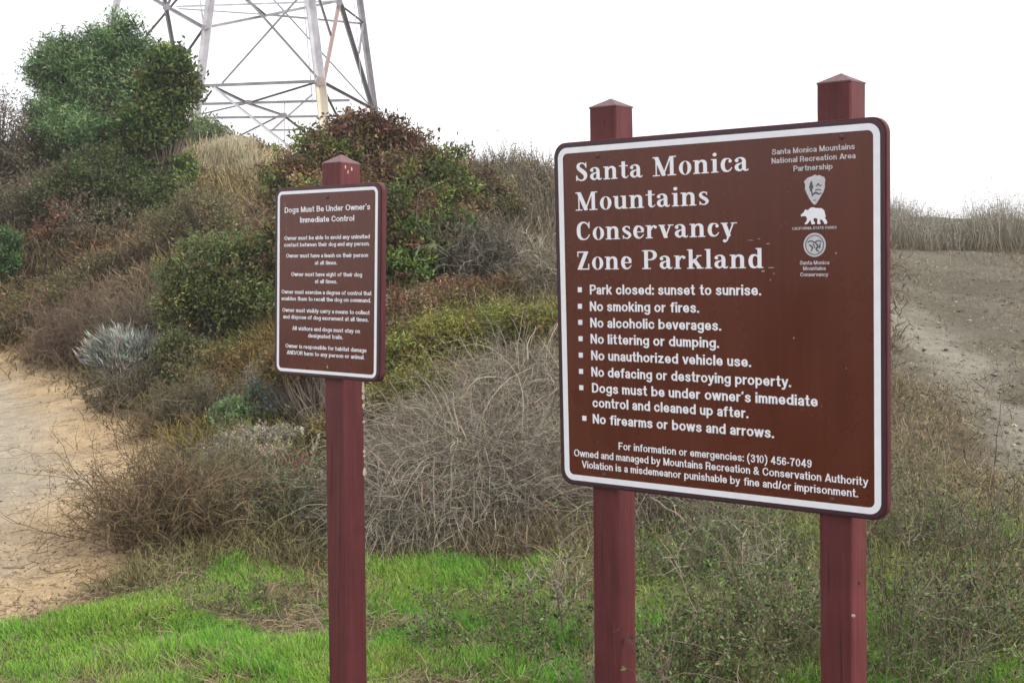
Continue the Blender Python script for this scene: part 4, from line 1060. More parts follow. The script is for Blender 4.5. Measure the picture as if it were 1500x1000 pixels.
for nm, lab, lob, pal, lf, asp, n, per, rc, tw_ in [
    ('shrub', 'yellow-green shrub under the feathery tree at the upper left', [(120, 190, 19, 50, 30), (175, 160, 18.8, 44, 28), (210, 180, 18.8, 34, 34), (75, 175, 19, 30, 28)], G_YEL, .06, .45, 330, 46, .07, None),
    ('shrub', 'bright green low shrub in the dark brush below the tall trees', [(75, 215, 17.5, 34, 30), (105, 235, 17.3, 26, 24)], [(3, (.10, .19, .035)), (2, (.07, .12, .03))], .05, .45, 220, 45, .06, None),
    ('shrub', 'dull grey-green twiggy shrub against the sky at the far left edge', [(10, 200, 17.5, 52, 60), (-45, 190, 17.5, 60, 70), (45, 235, 17.2, 36, 44)], GREY, .045, .35, 360, 34, .09, None),
    ('shrub', 'dark green shrub at the foot of the rounded tree', [(235, 250, 17.6, 44, 28), (205, 235, 17.9, 40, 28), (262, 250, 18, 22, 18), (180, 285, 17, 50, 34)], G_DARK, .055, .5, 330, 45, .07, None),
    ('shrub', 'grey-brown twiggy brush filling the slope under the upper left trees', [(130, 265, 16.8, 70, 40), (200, 215, 17.8, 50, 38), (60, 300, 16.2, 56, 48), (150, 330, 16, 60, 36)], GREY, .045, .35, 520, 34, .09, None),
    ('shrub', 'shrub with rusty dried flower heads left of centre on the slope', [(98, 312, 15.6, 34, 28), (75, 345, 15.3, 26, 22), (120, 345, 15.4, 26, 18)], RUST, .045, .5, 150, 40, .05, None),
    ('shrub', 'fresh green shrub cut by the left picture edge above the sandy path', [(0, 378, 14.8, 32, 38), (-35, 390, 14.8, 40, 44)], [(3, (.05, .115, .035)), (2, (.075, .15, .045)), (1, (.035, .06, .02))], .05, .5, 160, 45, .055, None),
    ('shrub', 'distant green shrub behind the left pylon leg', [(293, 198, 44, 32, 22), (265, 205, 44, 24, 18), (320, 205, 44, 16, 14)], [(2, (.12, .16, .055)), (1, (.08, .11, .04))], .12, .5, 160, 44, .16, None),
    ('shrub', 'small distant brownish shrub on the hill crest beneath the pylon', [(358, 216, 46, 24, 10), (385, 222, 46, 18, 8)], GREY, .12, .5, 90, 40, .14, None),
    ('large_shrub', 'big dense green shrub with brownish leaves directly behind the small sign', [(605, 265, 13.6, 50, 44), (430, 275, 13.1, 46, 50), (570, 320, 13.0, 85, 66), (650, 290, 13.4, 50, 46), (480, 340, 12.7, 70, 70), (430, 370, 12.4, 48, 56), (610, 370, 12.6, 60, 42), (690, 305, 13.6, 34, 32), (650, 240, 13.8, 34, 26), (455, 225, 13.7, 34, 34), (500, 240, 13.6, 40, 34)], G_MIX, .05, .42, 1450, 34, .06, .008),
    ('large_shrub', 'brown seed-headed shrub rising against the sky above the small sign', [(540, 215, 13.9, 58, 46), (590, 220, 13.9, 40, 34), (500, 215, 13.9, 34, 36), (570, 260, 13.5, 60, 30), (520, 190, 14, 30, 22)], BROWNF, .05, .42, 700, 32, .055, .008),
    ('shrub', 'olive green rounded shrub directly left of the small sign', [(330, 420, 11.6, 56, 62), (275, 425, 11.8, 46, 52), (370, 390, 11.8, 44, 55), (300, 380, 12.1, 44, 38), (375, 450, 11.3, 38, 44), (262, 455, 11.5, 36, 30)], G_OLIVE, .042, .38, 700, 44, .05, .006),
    ('shrub', 'mid green shrub at the right foot of the big dense shrub', [(620, 350, 12.6, 44, 34), (670, 335, 12.9, 36, 26), (590, 395, 12.0, 50, 30)], [(3, (.09, .14, .035)), (2, (.13, .19, .05)), (1, (.05, .07, .02)), (1, (.14, .09, .045))], .04, .5, 420, 38, .055, .006),
    ('shrub', 'brown-tipped shrub between the big dense shrub and the grey skyline brush', [(690, 280, 14.5, 44, 34), (730, 300, 14.8, 36, 30), (670, 320, 13.8, 34, 26)], [(3, (.11, .075, .045)), (1.5, (.09, .11, .035)), (1, (.17, .12, .07))], .042, .45, 380, 36, .06, .006),
    ('shrub', 'olive shrub tucked under the silvery sagebrush by the path bend', [(262, 515, 12, 36, 26), (290, 545, 11, 36, 22)], [(3, (.10, .11, .045)), (1, (.13, .12, .06))], .034, .4, 260, 36, .05, .006),
    ('shrub', 'dark green shrub below the rounded tree and left of the pale knoll', [(150, 260, 18.5, 60, 40), (90, 280, 18, 44, 36), (210, 300, 17.5, 46, 34)], [(3, (.06, .085, .028)), (2, (.085, .11, .035)), (1, (.09, .075, .045))], .05, .45, 480, 40, .08, None),
    ('low_shrub', 'reddish and olive low shrub between the olive shrub and the small sign post', [(400, 545, 9.8, 50, 26), (350, 530, 10.2, 46, 26), (310, 560, 9.9, 40, 22)], [(3, (.13, .085, .035)), (2, (.12, .12, .04)), (1, (.17, .10, .05))], .03, .4, 330, 36, .045, .004),
    ('shrub', 'fresh olive-green shrub in the middle of the left slope', [(200, 290, 17.5, 44, 30), (240, 275, 18, 34, 24), (170, 315, 17, 34, 22)], [(3, (.085, .12, .035)), (1.5, (.13, .16, .05)), (1, (.04, .055, .02))], .05, .45, 330, 40, .075, None),
    ('shrub', 'dark brown and olive shrub above the silvery sagebrush on the left slope', [(170, 400, 15.5, 60, 28), (120, 420, 15.3, 50, 24), (220, 385, 15.8, 36, 22)], [(3, (.10, .075, .04)), (2, (.075, .085, .03)), (1, (.15, .12, .07))], .042, .4, 380, 34, .075, None),
    ('low_shrub', 'pale green leafy shrublet low on the bank left of the small sign post', [(345, 605, 8.9, 34, 24), (385, 588, 9.0, 30, 24), (365, 620, 8.8, 38, 18)], [(3, (.19, .27, .13)), (2, (.13, .19, .08)), (1, (.28, .35, .2))], .03, .42, 210, 34, .028, .004),
    ('low_shrub', 'grey-blue dry shrublet just left of the small sign post, behind the pale green one', [(430, 590, 9.2, 42, 34), (400, 560, 9.6, 36, 24), (455, 575, 9.3, 26, 34)], [(3, (.15, .16, .16)), (2, (.2, .2, .2)), (1, (.09, .09, .08))], .026, .3, 220, 34, .04, .004),
    ('low_shrub', 'yellow-green ground shrub right of the small sign', [(640, 500, 10.2, 70, 34), (720, 480, 10.4, 72, 30), (580, 530, 9.7, 50, 30), (790, 480, 10.6, 44, 30), (620, 560, 9.3, 50, 22)], [(3, (.15, .165, .035)), (2, (.21, .19, .05)), (.8, (.12, .08, .03)), (1, (.09, .11, .02))], .036, .28, 720, 36, .05, .004),
    ('low_shrub', 'band of reddish dried buckwheat between the big shrub and the yellow-green one', [(590, 455, 10.9, 60, 22), (660, 430, 11.2, 60, 20), (560, 490, 10.4, 34, 22), (730, 425, 11.5, 36, 16)], [(3, (.14, .075, .045)), (2, (.19, .11, .06)), (1, (.25, .19, .12)), (1, (.09, .08, .03))], .03, .5, 330, 36, .045, .004),
    ('low_shrub', 'yellowish brown low shrub right behind the small sign post', [(540, 600, 8.9, 34, 30), (480, 640, 8.6, 34, 26), (450, 520, 10.2, 44, 28), (420, 540, 10, 36, 24)], [(3, (.14, .12, .04)), (2, (.12, .07, .035)), (1, (.17, .17, .06))], .03, .35, 300, 34, .045, .004),
    ('low_shrub', 'brownish yellow shrub on the slope right of the big olive one in the upper left', [(290, 310, 17, 44, 30), (250, 330, 16.2, 40, 24), (330, 345, 14.5, 36, 22)], [(3, (.13, .12, .055)), (2, (.17, .15, .08)), (1, (.08, .08, .03))], .045, .3, 260, 36, .08, None),
    ('low_shrub', 'low dark olive bush spreading along the far edge of the sandy path', [(40, 460, 15.4, 80, 34), (110, 440, 15.5, 60, 32), (-50, 465, 15.5, 60, 34), (150, 480, 14.6, 36, 20)], [(3, (.10, .095, .035)), (2, (.12, .075, .035)), (1, (.07, .085, .025))], .045, .35, 420, 36, .08, None),
    ('low_shrub', 'dried reddish plant with pale flower tufts left of the small sign post', [(410, 690, 7.8, 44, 26), (440, 720, 7.6, 30, 30), (375, 670, 8.0, 30, 16)], [(3, (.16, .06, .035)), (1.5, (.2, .14, .1)), (1, (.09, .08, .03)), (1, (.36, .29, .24))], .022, .55, 240, 34, .03, .004),
    ('low_shrub', 'pale silvery flowering shrublet beside the dried reddish plant', [(330, 665, 8.2, 36, 20), (360, 645, 8.3, 34, 16), (400, 640, 8.3, 40, 14), (310, 690, 8.0, 28, 16)], [(3, (.25, .23, .19)), (2, (.17, .17, .12)), (1, (.36, .31, .27))], .022, .5, 210, 32, .03, .004)]:
    au = None if nm == 'large_shrub' or 'distant' in lab else ('each' if any(q in lab for q in ('band of', 'spreading', 'right of the small sign', 'grey-brown twiggy brush')) else 'one')
    leafy(nm, lab, 'bush', lob, pal, lf, asp, n, per, rc, twr=tw_ or 0.008, auto=au, group='shrubs and bushes on the hillside')
leafy('low_shrub', 'silvery white sagebrush with upright stems beside the sandy path', 'bush', [(180, 508, 12.2, 36, 18), (160, 524, 12.1, 28, 14), (205, 512, 12.2, 22, 14)],
      SILVER, .075, .11, 280, 16, .045, twig=(.25, .24, .22), outw=(-0.5, 0, 1.3), group='shrubs and bushes on the hillside')

TW_B, TW_G, TW_L = (.135, .10, .062), (.185, .155, .108), (.31, .27, .20)
L_DK = [(3, (.06, .065, .035)), (2, (.09, .10, .05)), (1, (.05, .04, .03))]
twiggy('dry_shrub', 'dark brown leafless shrub with arching twigs reaching over the sandy path', 'bush', 240, 6.75, 235, 175, (.15, .105, .06), 170, 6, 6, .0024, .08, .28, lean=(-.12, 0, 0), nleaf=6000, leafcol=[(2, (.10, .085, .05)), (1, (.10, .12, .05))], leaf=.012, basew=.75, group='dry shrubs on the bank')
twiggy('dry_shrub', 'grey twiggy shrub between the leafless path shrub and the small sign post', 'bush', 350, 7.1, 210, 130, TW_G, 150, 6, 6, .0022, .05, .3, nleaf=9000, leafcol=[(3, (.12, .19, .06)), (1, (.15, .13, .09))], leaf=.017, basew=.85, group='dry shrubs on the bank')
twiggy('dry_shrub', 'dull brown twiggy shrub under the silvery sagebrush', 'bush', 185, 11.5, 130, 44, (.12, .095, .06), 90, 6, 5, .004, .03, .25, nleaf=4000, leafcol=L_DK, leaf=.02, basew=.8, group='dry shrubs on the bank')
twiggy('dry_shrub', 'brown twiggy shrub beside the inner bend of the sandy path', 'bush', 275, 10.0, 140, 70, (.12, .10, .065), 130, 6, 6, .0032, .03, .28, nleaf=6000, leafcol=[(2, (.11, .10, .06)), (1, (.10, .13, .05))], leaf=.016, basew=.85, group='dry shrubs on the bank')
twiggy('dry_shrub', 'faded grey-brown shrub on the slope above the silvery sagebrush', 'bush', 215, 14.2, 170, 80, (.135, .11, .075), 130, 6, 5, .0035, .03, .25, nleaf=3000, leafcol=GREY, leaf=.02, basew=.8, group='dry shrubs on the bank')
twiggy('dry_shrub', 'pinkish brown bare shrub above the dark olive bush on the left slope', 'bush', 110, 15, 130, 90, (.15, .105, .075), 120, 6, 5, .0035, .03, .25, nleaf=3000, leafcol=RUST, leaf=.02, basew=.8, group='dry shrubs on the bank')
twiggy('dry_shrub', 'pale bare branching shrub against the left edge of the large sign', 'bush', 800, 11.5, 80, 95, (.23, .20, .15), 60, 6, 5, .004, .02, .25, basew=.4, group='dry shrubs on the bank')
twiggy('dry_shrub', 'grey bare shrub in the middle of the slope right of the big shrub', 'bush', 700, 12.5, 150, 90, (.15, .135, .11), 130, 6, 5, .0045, .02, .25, basew=.6, nleaf=2500, leafcol=GREY, leaf=.02, group='dry shrubs on the bank')

# big sprawling mound of dead grey stems
def dead_mound(label, blobs, n, col, name='dead_brush'):
    pts = []
    root = None
    g = Geo(); rest = []
    for px, Y, wpx, H, fr in blobs:
        k = int(n * fr); c = at(px, 500, Y); W = wpx * Y / F_PX / 2
        a = RNG.random(k) * 2 * math.pi; r = np.sqrt(RNG.random(k))
        x = c[0] + r * np.cos(a) * W; y = c[1] + r * np.sin(a) * W * 0.75
        h = H * np.sqrt(np.clip(1 - r * r, 0, 1)) * RNG.random(k) ** 0.6
        z = gz(x, y) + h
        if root is None:
            b = np.array([c[0], c[1], float(ground(c[0:1], c[1:2])[0])]); root = empty(name, b, label, 'dead brush')
        rest.append((np.stack([x, y, z], 1), np.stack([np.cos(a) * 0.7, np.sin(a) * 0.5, 0.35 + 0 * a], 1), H))
    for P, d, H in rest:
        m = len(P)
        p = grow(P, d + RNG.normal(0, 0.55, (m, 3)), 0.16 + 0.5 * RNG.random(m) ** 1.5, 7, 0.16, 0.17)
        zz = gz(p[..., 0], p[..., 1]); p[..., 2] = np.maximum(p[..., 2], zz + 0.005)
        c_ = jitter_col(col, m, 0.28)
        g.ribbon(p, 0.0038, 0.0018, c_)
        big_ = RNG.random(m) < 0.035
        q = p[big_]; g.tube(q, 0.0055, 0.0016, jitter_col(TW_L, len(q), 0.15))
        o_, dd = offshoots(p, 2, 0.2, 1, 0.8)
        p2 = grow(o_, dd, 0.05 + 0.14 * RNG.random(len(o_)), 3, 0.3, 0.08)
        g.ribbon(p2, 0.0026, 0.0014, jitter_col(col, len(o_), 0.3))
    g.build('branches', M_TWIG, root, 'stuff', b)
    return root
dead_mound('wide mound of tangled dead grey stems between the small sign and the large sign',
           [(700, 7.35, 310, .40, .50), (650, 7.9, 220, .38, .18), (775, 8.3, 230, .52, .22), (575, 7.0, 130, .22, .10)], 11500, (.22, .19, .145))
dead_mound('brown mat of dead stems under the left half of the large sign', [(945, 6.9, 200, .25, .7), (1040, 7.4, 190, .2, .3)], 2600, (.165, .135, .10))
twiggy('tall_dry_weed', 'tall pale dead stalks standing in the dead grey mound', 'weed', 655, 6.75, 80, 105, TW_L, 9, 4, 2, .003, .01, .10, flat=.3, basew=.8, upb=1.0, l2=.3)
for lab, px, Y, wpx, hpx, n0, col_ in [('tall thin dark stalks right of the right post of the large sign', 1340, 4.9, 120, 190, 16, (.10, .075, .05)),
        ('tall bare branching stalks at the trail edge near the right picture edge', 1450, 5.4, 140, 190, 18, (.13, .10, .075)),
        ('tall pale stalks between the two posts of the large sign', 1090, 5.3, 200, 120, 16, TW_L),
        ('thin pale stalks in the grass left of the left post of the large sign', 800, 5.6, 160, 90, 16, TW_L)]:
    twiggy('tall_dry_weed', lab, 'weed', px, Y, wpx, hpx, col_, n0, 5, 3, .0022, .01, .14, flat=.3, basew=.9, upb=.9, l2=.35, nleaf=500, leafcol=[(1, (.09, .07, .05)), (1, (.2, .17, .12))], leaf=.014, group='weeds around the signs')
# drooping dry flower plumes
def plumes():
    c = at(455, 700, 7.3); b = np.array([c[0], c[1], float(ground(c[0:1], c[1:2])[0])])
    root = empty('plume_grass', b, 'dry grass with pale drooping plumes left of the small sign post', 'grass clump')
    n = 26; st = b + RNG.normal(0, .09, (n, 3)) * [1, 1, 0]
    d = np.stack([-0.35 + RNG.normal(0, .4, n), RNG.normal(0, .2, n), np.ones(n)], 1)
    p = grow(st, d, .30 + .2 * RNG.random(n), 8, .07, .16)
    g = Geo(); g.tube(p, .0022, .0012, jitter_col(TW_L, n, .15))
    L_ = p[:, -1]; dd = nrm(p[:, -1] - p[:, -2])
    k = 26; P = np.repeat(L_, k, 0) + np.repeat(dd, k, 0) * (RNG.random((n * k, 1)) * .06 - .02) + RNG.normal(0, .004, (n * k, 3))
    g.leaves(P, .022, .3, jitter_col((.42, .37, .29), n * k, .12), 0, np.repeat(dd, k, 0))
    g.build('stems', M_TWIG, root, 'stuff', b)
plumes()

# weeds near the signs
for i, (lab, px, Y, wpx, hpx, n0, lean, nl, cc) in enumerate([
    ('leafy dark weed patch in the grass between the two signs', 740, 5.0, 330, 100, 60, (0, 0, 0), 5500, TW_B),
    ('small-leaved dark weed in front of the left post of the large sign', 898, 3.62, 130, 330, 20, (0, 0, 0), 1300, (.2, .15, .12)),
    ('dense small-leaved weed in front between the two posts of the large sign', 1020, 4.2, 260, 150, 110, (0, 0, 0), 9000, TW_B),
    ('grey-green weed right of centre between the posts of the large sign', 1130, 4.8, 190, 170, 90, (0, 0, 0), 6000, TW_G),
    ('greenish weedy tangle behind the posts of the large sign', 1060, 6.0, 300, 120, 120, (0, 0, 0), 8000, TW_G),
    ('open twiggy weed directly right of the right post of the large sign', 1350, 4.5, 230, 220, 70, (.1, 0, 0), 3500, TW_G),
    ('dark branching weed at the lower right corner', 1450, 4.9, 190, 210, 60, (0, 0, 0), 3500, TW_B),
    ('sparse dry weed on the edge of the dirt trail at the right edge', 1420, 6.2, 180, 120, 60, (0, 0, 0), 2500, TW_G),
    ('low dry weed behind the right post of the large sign', 1300, 6.3, 160, 150, 60, (0, 0, 0), 3000, TW_G),
    ('dark dead weed in the grass at the bottom left of the small sign post', 390, 5.75, 190, 34, 40, (0, 0, 0), 900, TW_B)]):
    twiggy('weed', lab, 'weed', px, Y, wpx, hpx * 1.15, cc, int(n0 * .6), 5, 4, .0016 if Y < 5.5 else .002, .03, .24, lean=lean, nleaf=int(nl * .75),
           leafcol=[(3, (.10, .155, .05)), (2, (.16, .25, .07)), (1.8, (.055, .045, .03)), (.6, (.26, .21, .14))], leaf=.016, basew=.8, flat=.7, group='weeds around the signs')

# ------------------------------------------------------------------ uncountable cover
def vis_samples(n, px0, px1, py0, py1, ymax=56):
    """Ground points spread evenly over a stretch of hillside as seen from the trail (keeps far cover affordable)."""
    Ys = np.concatenate([np.arange(2.6, 12, 0.12), np.arange(12, 30, 0.25), np.arange(30, ymax, 0.6)])
    px = px0 + (px1 - px0) * RNG.random(n); py = py0 + (py1 - py0) * RNG.random(n)
    res = np.full((n, 3), np.nan); done = np.zeros(n, bool); prev = None
    for Y in Ys:
        P = at(px, py, np.full(n, Y)); h = P[:, 2] - ground(P[:, 0], P[:, 1])
        hit = (~done) & (h < 0)
        if prev is not None:
            t = (prev[1] / np.maximum(prev[1] - h, 1e-6))[:, None]; Q = prev[0] * (1 - t) + P * t
            res[hit] = Q[hit]
        done |= hit; prev = (P, h)
    ok = done & ~np.isnan(res[:, 0])
    R = res[ok]; R[:, 2] = gz(R[:, 0], R[:, 1]); return R

ZC = [  # (px, py, root colour, tip colour, height m)
    (20, 470, (.09, .075, .03), (.14, .115, .045), .22), (100, 400, (.14, .09, .05), (.19, .13, .09), .3), (60, 330, (.10, .09, .06), (.15, .13, .09), .35),
    (200, 400, (.14, .11, .075), (.20, .165, .13), .3), (250, 300, (.12, .10, .055), (.19, .16, .095), .35), (300, 260, (.17, .15, .085), (.25, .22, .14), .4),
    (340, 240, (.28, .23, .14), (.42, .36, .24), .5), (380, 260, (.24, .2, .12), (.36, .31, .2), .45), (180, 560, (.09, .08, .05), (.14, .125, .085), .2), (240, 620, (.12, .10, .065), (.17, .15, .105), .16),
    (320, 540, (.09, .075, .03), (.14, .12, .05), .25), (420, 520, (.11, .075, .03), (.17, .13, .05), .25), (350, 480, (.08, .10, .04), (.12, .14, .06), .22),
    (560, 560, (.12, .11, .035), (.18, .17, .06), .22), (640, 480, (.13, .13, .035), (.19, .18, .06), .22), (600, 420, (.10, .075, .045), (.15, .11, .07), .25),
    (740, 300, (.13, .115, .09), (.19, .17, .14), .45), (790, 350, (.14, .12, .095), (.20, .18, .15), .45), (740, 390, (.14, .125, .10), (.20, .185, .16), .4),
    (690, 250, (.13, .12, .10), (.17, .17, .15), .4), (800, 480, (.13, .125, .08), (.19, .18, .12), .3), (760, 560, (.16, .14, .115), (.22, .2, .17), .2), (640, 740, (.15, .13, .095), (.2, .18, .14), .18),
    (350, 780, (.12, .11, .07), (.17, .17, .10), .14), (900, 760, (.13, .115, .07), (.19, .175, .115), .18), (1050, 790, (.11, .12, .055), (.17, .18, .095), .18),
    (1150, 840, (.10, .12, .05), (.16, .19, .08), .16), (1000, 900, (.10, .12, .05), (.16, .18, .09), .12), (1350, 740, (.13, .115, .08), (.19, .175, .13), .14),
    (1400, 840, (.10, .12, .055), (.16, .18, .09), .16), (1480, 940, (.09, .12, .05), (.14, .19, .08), .14), (1320, 620, (.13, .115, .085), (.18, .16, .125), .12),
    (1000, 420, (.13, .115, .09), (.19, .17, .14), .3), (1200, 480, (.13, .115, .09), (.19, .17, .14), .2)]
ZC = [(a, b, tuple(v * 1.4 for v in c), tuple(v * 1.5 for v in d), h) if a > 860 and b > 560 else (a, b, c, d, h) for a, b, c, d, h in ZC]
ZP = np.array([gpt(a, b)[:2] for a, b, *_ in ZC]); ZR = np.array([c[2] for c in ZC]) * np.array([.86, .76, .56]); ZT = np.array([c[3] for c in ZC]) * np.array([.92, .82, .62]); ZH = np.array([c[4] for c in ZC])
def zone(P):
    e = np.stack([noise2(P[:, 0], P[:, 1], .9, 91) - .5, noise2(P[:, 0], P[:, 1], .9, 92) - .5], 1) * 1.6
    sc = np.maximum(P[:, 1:2], 4) * 0.09
    d = np.linalg.norm((P[:, None, :2] + e[:, None] * np.minimum(sc, 1)[:, None] - ZP[None]) / np.array([1.0, 1.8]), axis=2) + RNG.random((len(P), len(ZP))) * sc * .6
    i = d.argmin(1); return ZR[i], ZT[i], ZH[i]

def cover(name, label, P, per, dens_w, hs=1.0, spread=.55, wander=.35, kind='stuff', rad=.12, seg=3, cm=1.0):
    n = len(P); zr, zt, zh = zone(P); zr = zr * cm; zt = zt * cm
    k = np.repeat(np.arange(n), per); d0 = np.hypot(P[:, 0], P[:, 1])
    R = P[k] + RNG.normal(0, 1, (len(k), 3)) * [1, 1, 0] * np.minimum(rad * d0 / 10, .35)[k][:, None]
    R[:, 2] = gz(R[:, 0], R[:, 1]) - .01
    L = zh[k] * hs * (.35 + .9 * RNG.random(len(k))) * (0.6 + 0.6 * noise2(R[:, 0], R[:, 1], .7, 95))
    d = np.concatenate([RNG.normal(0, spread, (len(k), 2)), np.ones((len(k), 1))], 1)
    p = grow(R, d, L, seg, wander, .05)
    w_ = dens_w * d0[k] / 10
    g = Geo(); clump = np.clip(1 + RNG.normal(0, .28, (n, 1)) + (noise2(P[:, 0], P[:, 1], .5, 131)[:, None] - .5) * .7, .35, 2); 
    c0 = jitter_col(zr[k] * clump[k], len(k), .2); c1 = jitter_col(zt[k] * clump[k], len(k), .2)
    g.ribbon(p, w_ * (.7 + .6 * RNG.random(len(k))), w_ * .5, c0, c1)
    return tag(g.build(name, M_TWIG, None, kind), label, 'ground cover')

def keep(P, f): return P[f]
B1_ = vis_samples(21000, -60, 900, 225, 870)
m = (path_amt(B1_[:, 0], B1_[:, 1]) < .25) & (green_amt(B1_[:, 0], B1_[:, 1]) < .5)
cover('scrub_cover', 'dry brown and olive scrub covering the hillside on the left and centre', B1_[m], 8, .0075, spread=.7)
B2_ = vis_samples(9500, 860, 1560, 560, 1010)
m = (band_amt(B2_[:, 0], B2_[:, 1]) < .4) & (RNG.random(len(B2_)) > .75 * dirt_amt(B2_[:, 0], B2_[:, 1]))
cover('dry_grass_cover', 'short dry stems and weeds covering the ground around the large sign', B2_[m], 8, .0055, spread=.8, wander=.4, rad=.2)
B4_ = vis_samples(4500, 880, 1290, 300, 580)
cover('hill_scrub', 'dry scrub on the slope behind the large sign', B4_, 7, .0085, spread=.7)
B3_ = vis_samples(5200, 820, 1560, 370, 600)
m = (RNG.random(len(B3_)) > .8 * band_amt(B3_[:, 0], B3_[:, 1])) & (B3_[:, 1] < 24)
cover('trampled_litter', 'flattened dead stems and litter strewn over the right-hand dirt slope', B3_[m], 5, .006, hs=.30, spread=1.0, wander=.4, rad=.25, cm=1.7)

def ridge_grass(name, label, cat, pts, n, H, col, tip, wpx, seeds=True, lean=0.0):
    """Tall seeding grass along a crest; pts = [(px, Y)]."""
    P = np.array(pts, float); t = RNG.random(n) * (len(P) - 1); a = t.astype(int); f = t - a
    px = P[a, 0] * (1 - f) + P[a + 1, 0] * f; Y = P[a, 1] * (1 - f) + P[a + 1, 1] * f + RNG.normal(0, 1, n) * .9
    c = at(px, np.full(n, 400.), Y); st = np.stack([c[:, 0], c[:, 1], gz(c[:, 0], c[:, 1]) - .02], 1)
    hm = noise2(st[:, 0], st[:, 1], .8, 97) * 1.1 + .3
    d = np.concatenate([RNG.normal(lean, .25, (n, 1)), RNG.normal(0, .2, (n, 1)), np.ones((n, 1))], 1)
    p = grow(st, d, H * hm * (.4 + .5 * RNG.random(n) + .5 * RNG.random(n) ** 4), 4, .12, .02)
    g = Geo(); wd = wpx * Y.mean() / F_PX
    g.ribbon(p, wd * (.6 + .6 * RNG.random(n)), wd * .45, jitter_col(col, n, .25), jitter_col(tip, n, .2))
    if seeds:
        k = np.repeat(np.nonzero(RNG.random(n) < .35)[0], 5)
        Q = p[k, -1] + RNG.normal(0, .03, (len(k), 3)) * [1, 1, 1.8]
        g.leaves(Q, .032, .45, jitter_col(tip, len(k), .25), .6)
    return tag(g.build(name, M_TWIG, None, 'stuff'), label, cat)
ridge_grass('ridge_grass', 'tall dry seeding grass along the crest at the right edge', 'grass', [(1240, 25.0), (1320, 25.3), (1400, 25.8), (1500, 25.8), (1640, 25.5)], 14000, .80, (.15, .12, .07), (.26, .24, .19), .85)
ridge_grass('ridge_brush', 'fuzzy grey dry brush along the skyline left of the large sign', 'brush', [(640, 17.5), (700, 17.6), (760, 18), (840, 18.5), (960, 19.2), (1100, 21.5), (1240, 24.8)], 14000, .5, (.10, .082, .055), (.15, .13, .095), 1.2, True)
ridge_grass('pale_grass', 'pale straw grass on the knoll below the pylon', 'grass', [(304, 38), (325, 40), (350, 41.5), (378, 42)], 5200, .36, (.30, .245, .15), (.46, .40, .27), 1.2, False)
ridge_grass('slope_grass', 'tan grass on the slope under the pale knoll', 'grass', [(290, 26), (320, 27), (350, 27), (385, 25)], 3200, .55, (.20, .17, .10), (.31, .27, .17), 1.4, False)
ridge_grass('slope_grass', 'thin grey-brown brush on the mid slope left of the large sign', 'brush', [(660, 14.5), (720, 14.5), (780, 15), (860, 15.5)], 7000, .42, (.10, .08, .052), (.155, .13, .095), 1.3, False)

# green turf
def turf():
    n = 170000
    P = vis_samples(42000, -60, 930, 790, 1015)
    P2 = vis_samples(17000, 900, 1560, 760, 1015)
    ga = green_amt(P[:, 0], P[:, 1]); thin = (.55 * fbm(P[:, 0], P[:, 1], .45, 101) + .45 * fbm(P[:, 0], P[:, 1], .16, 103))
    P = P[(ga > .3) & (RNG.random(len(P)) < np.clip((thin - .445) * 11, .07, 1))]
    t2 = fbm(P2[:, 0], P2[:, 1], .4, 105); P2 = P2[(t2 > .37) & (dirt_amt(P2[:, 0], P2[:, 1]) < .4)]
    g = Geo()
    for Q, per, H in ((P, 5, .078), (P2, 6, .085)):
        k = np.repeat(np.arange(len(Q)), per); R = Q[k] + RNG.normal(0, .022, (len(k), 3)) * [1, 1, 0]
        R[:, 2] = gz(R[:, 0], R[:, 1]) - .005
        hn = fbm(R[:, 0], R[:, 1], .5, 110); cn = fbm(R[:, 0], R[:, 1], .6, 115); m_ = len(k)
        L = H * (.25 + 2.2 * np.clip(hn - .25, 0, 1) ** 1.2) * (.45 + .8 * RNG.random(m_))
        la = noise2(R[:, 0], R[:, 1], .5, 119) * 2 * math.pi
        d = np.stack([np.cos(la) * .35, np.sin(la) * .35, np.ones(m_)], 1) + RNG.normal(0, .35, (m_, 3)) * [1, 1, .3]
        p = grow(R, d, L, 3, .12, .10)
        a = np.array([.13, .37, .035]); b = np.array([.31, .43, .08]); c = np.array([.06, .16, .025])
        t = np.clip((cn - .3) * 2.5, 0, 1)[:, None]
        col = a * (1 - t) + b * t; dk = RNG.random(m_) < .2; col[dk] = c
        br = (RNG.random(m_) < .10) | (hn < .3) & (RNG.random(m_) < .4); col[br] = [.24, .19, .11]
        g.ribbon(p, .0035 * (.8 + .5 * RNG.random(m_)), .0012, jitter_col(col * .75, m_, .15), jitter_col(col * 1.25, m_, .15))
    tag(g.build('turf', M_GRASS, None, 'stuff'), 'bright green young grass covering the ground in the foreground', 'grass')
    # dead thatch lying among the blades
    P = vis_samples(30000, -40, 1540, 800, 1015); P = P[path_amt(P[:, 0], P[:, 1]) < .5]
    m_ = len(P); d = RNG.normal(0, 1, (m_, 3)) * [1, 1, .25] + [0, 0, .1]
    th = (.55 * fbm(P[:, 0], P[:, 1], .45, 101) + .45 * fbm(P[:, 0], P[:, 1], .16, 103)); kq = RNG.random(m_) < np.clip((.56 - th) * 8, .12, 1); P = P[kq]; d = d[kq]; m_ = len(P)
    p = grow(P + [0, 0, .012], d, .04 + .10 * RNG.random(m_), 3, .3, .0)
    g = Geo(); g.ribbon(p, .0028, .0018, jitter_col((.23, .175, .11), m_, .4))
    tag(g.build('thatch', M_TWIG, None, 'stuff'), 'loose dead brown stems lying in the foreground grass', 'litter')
turf()

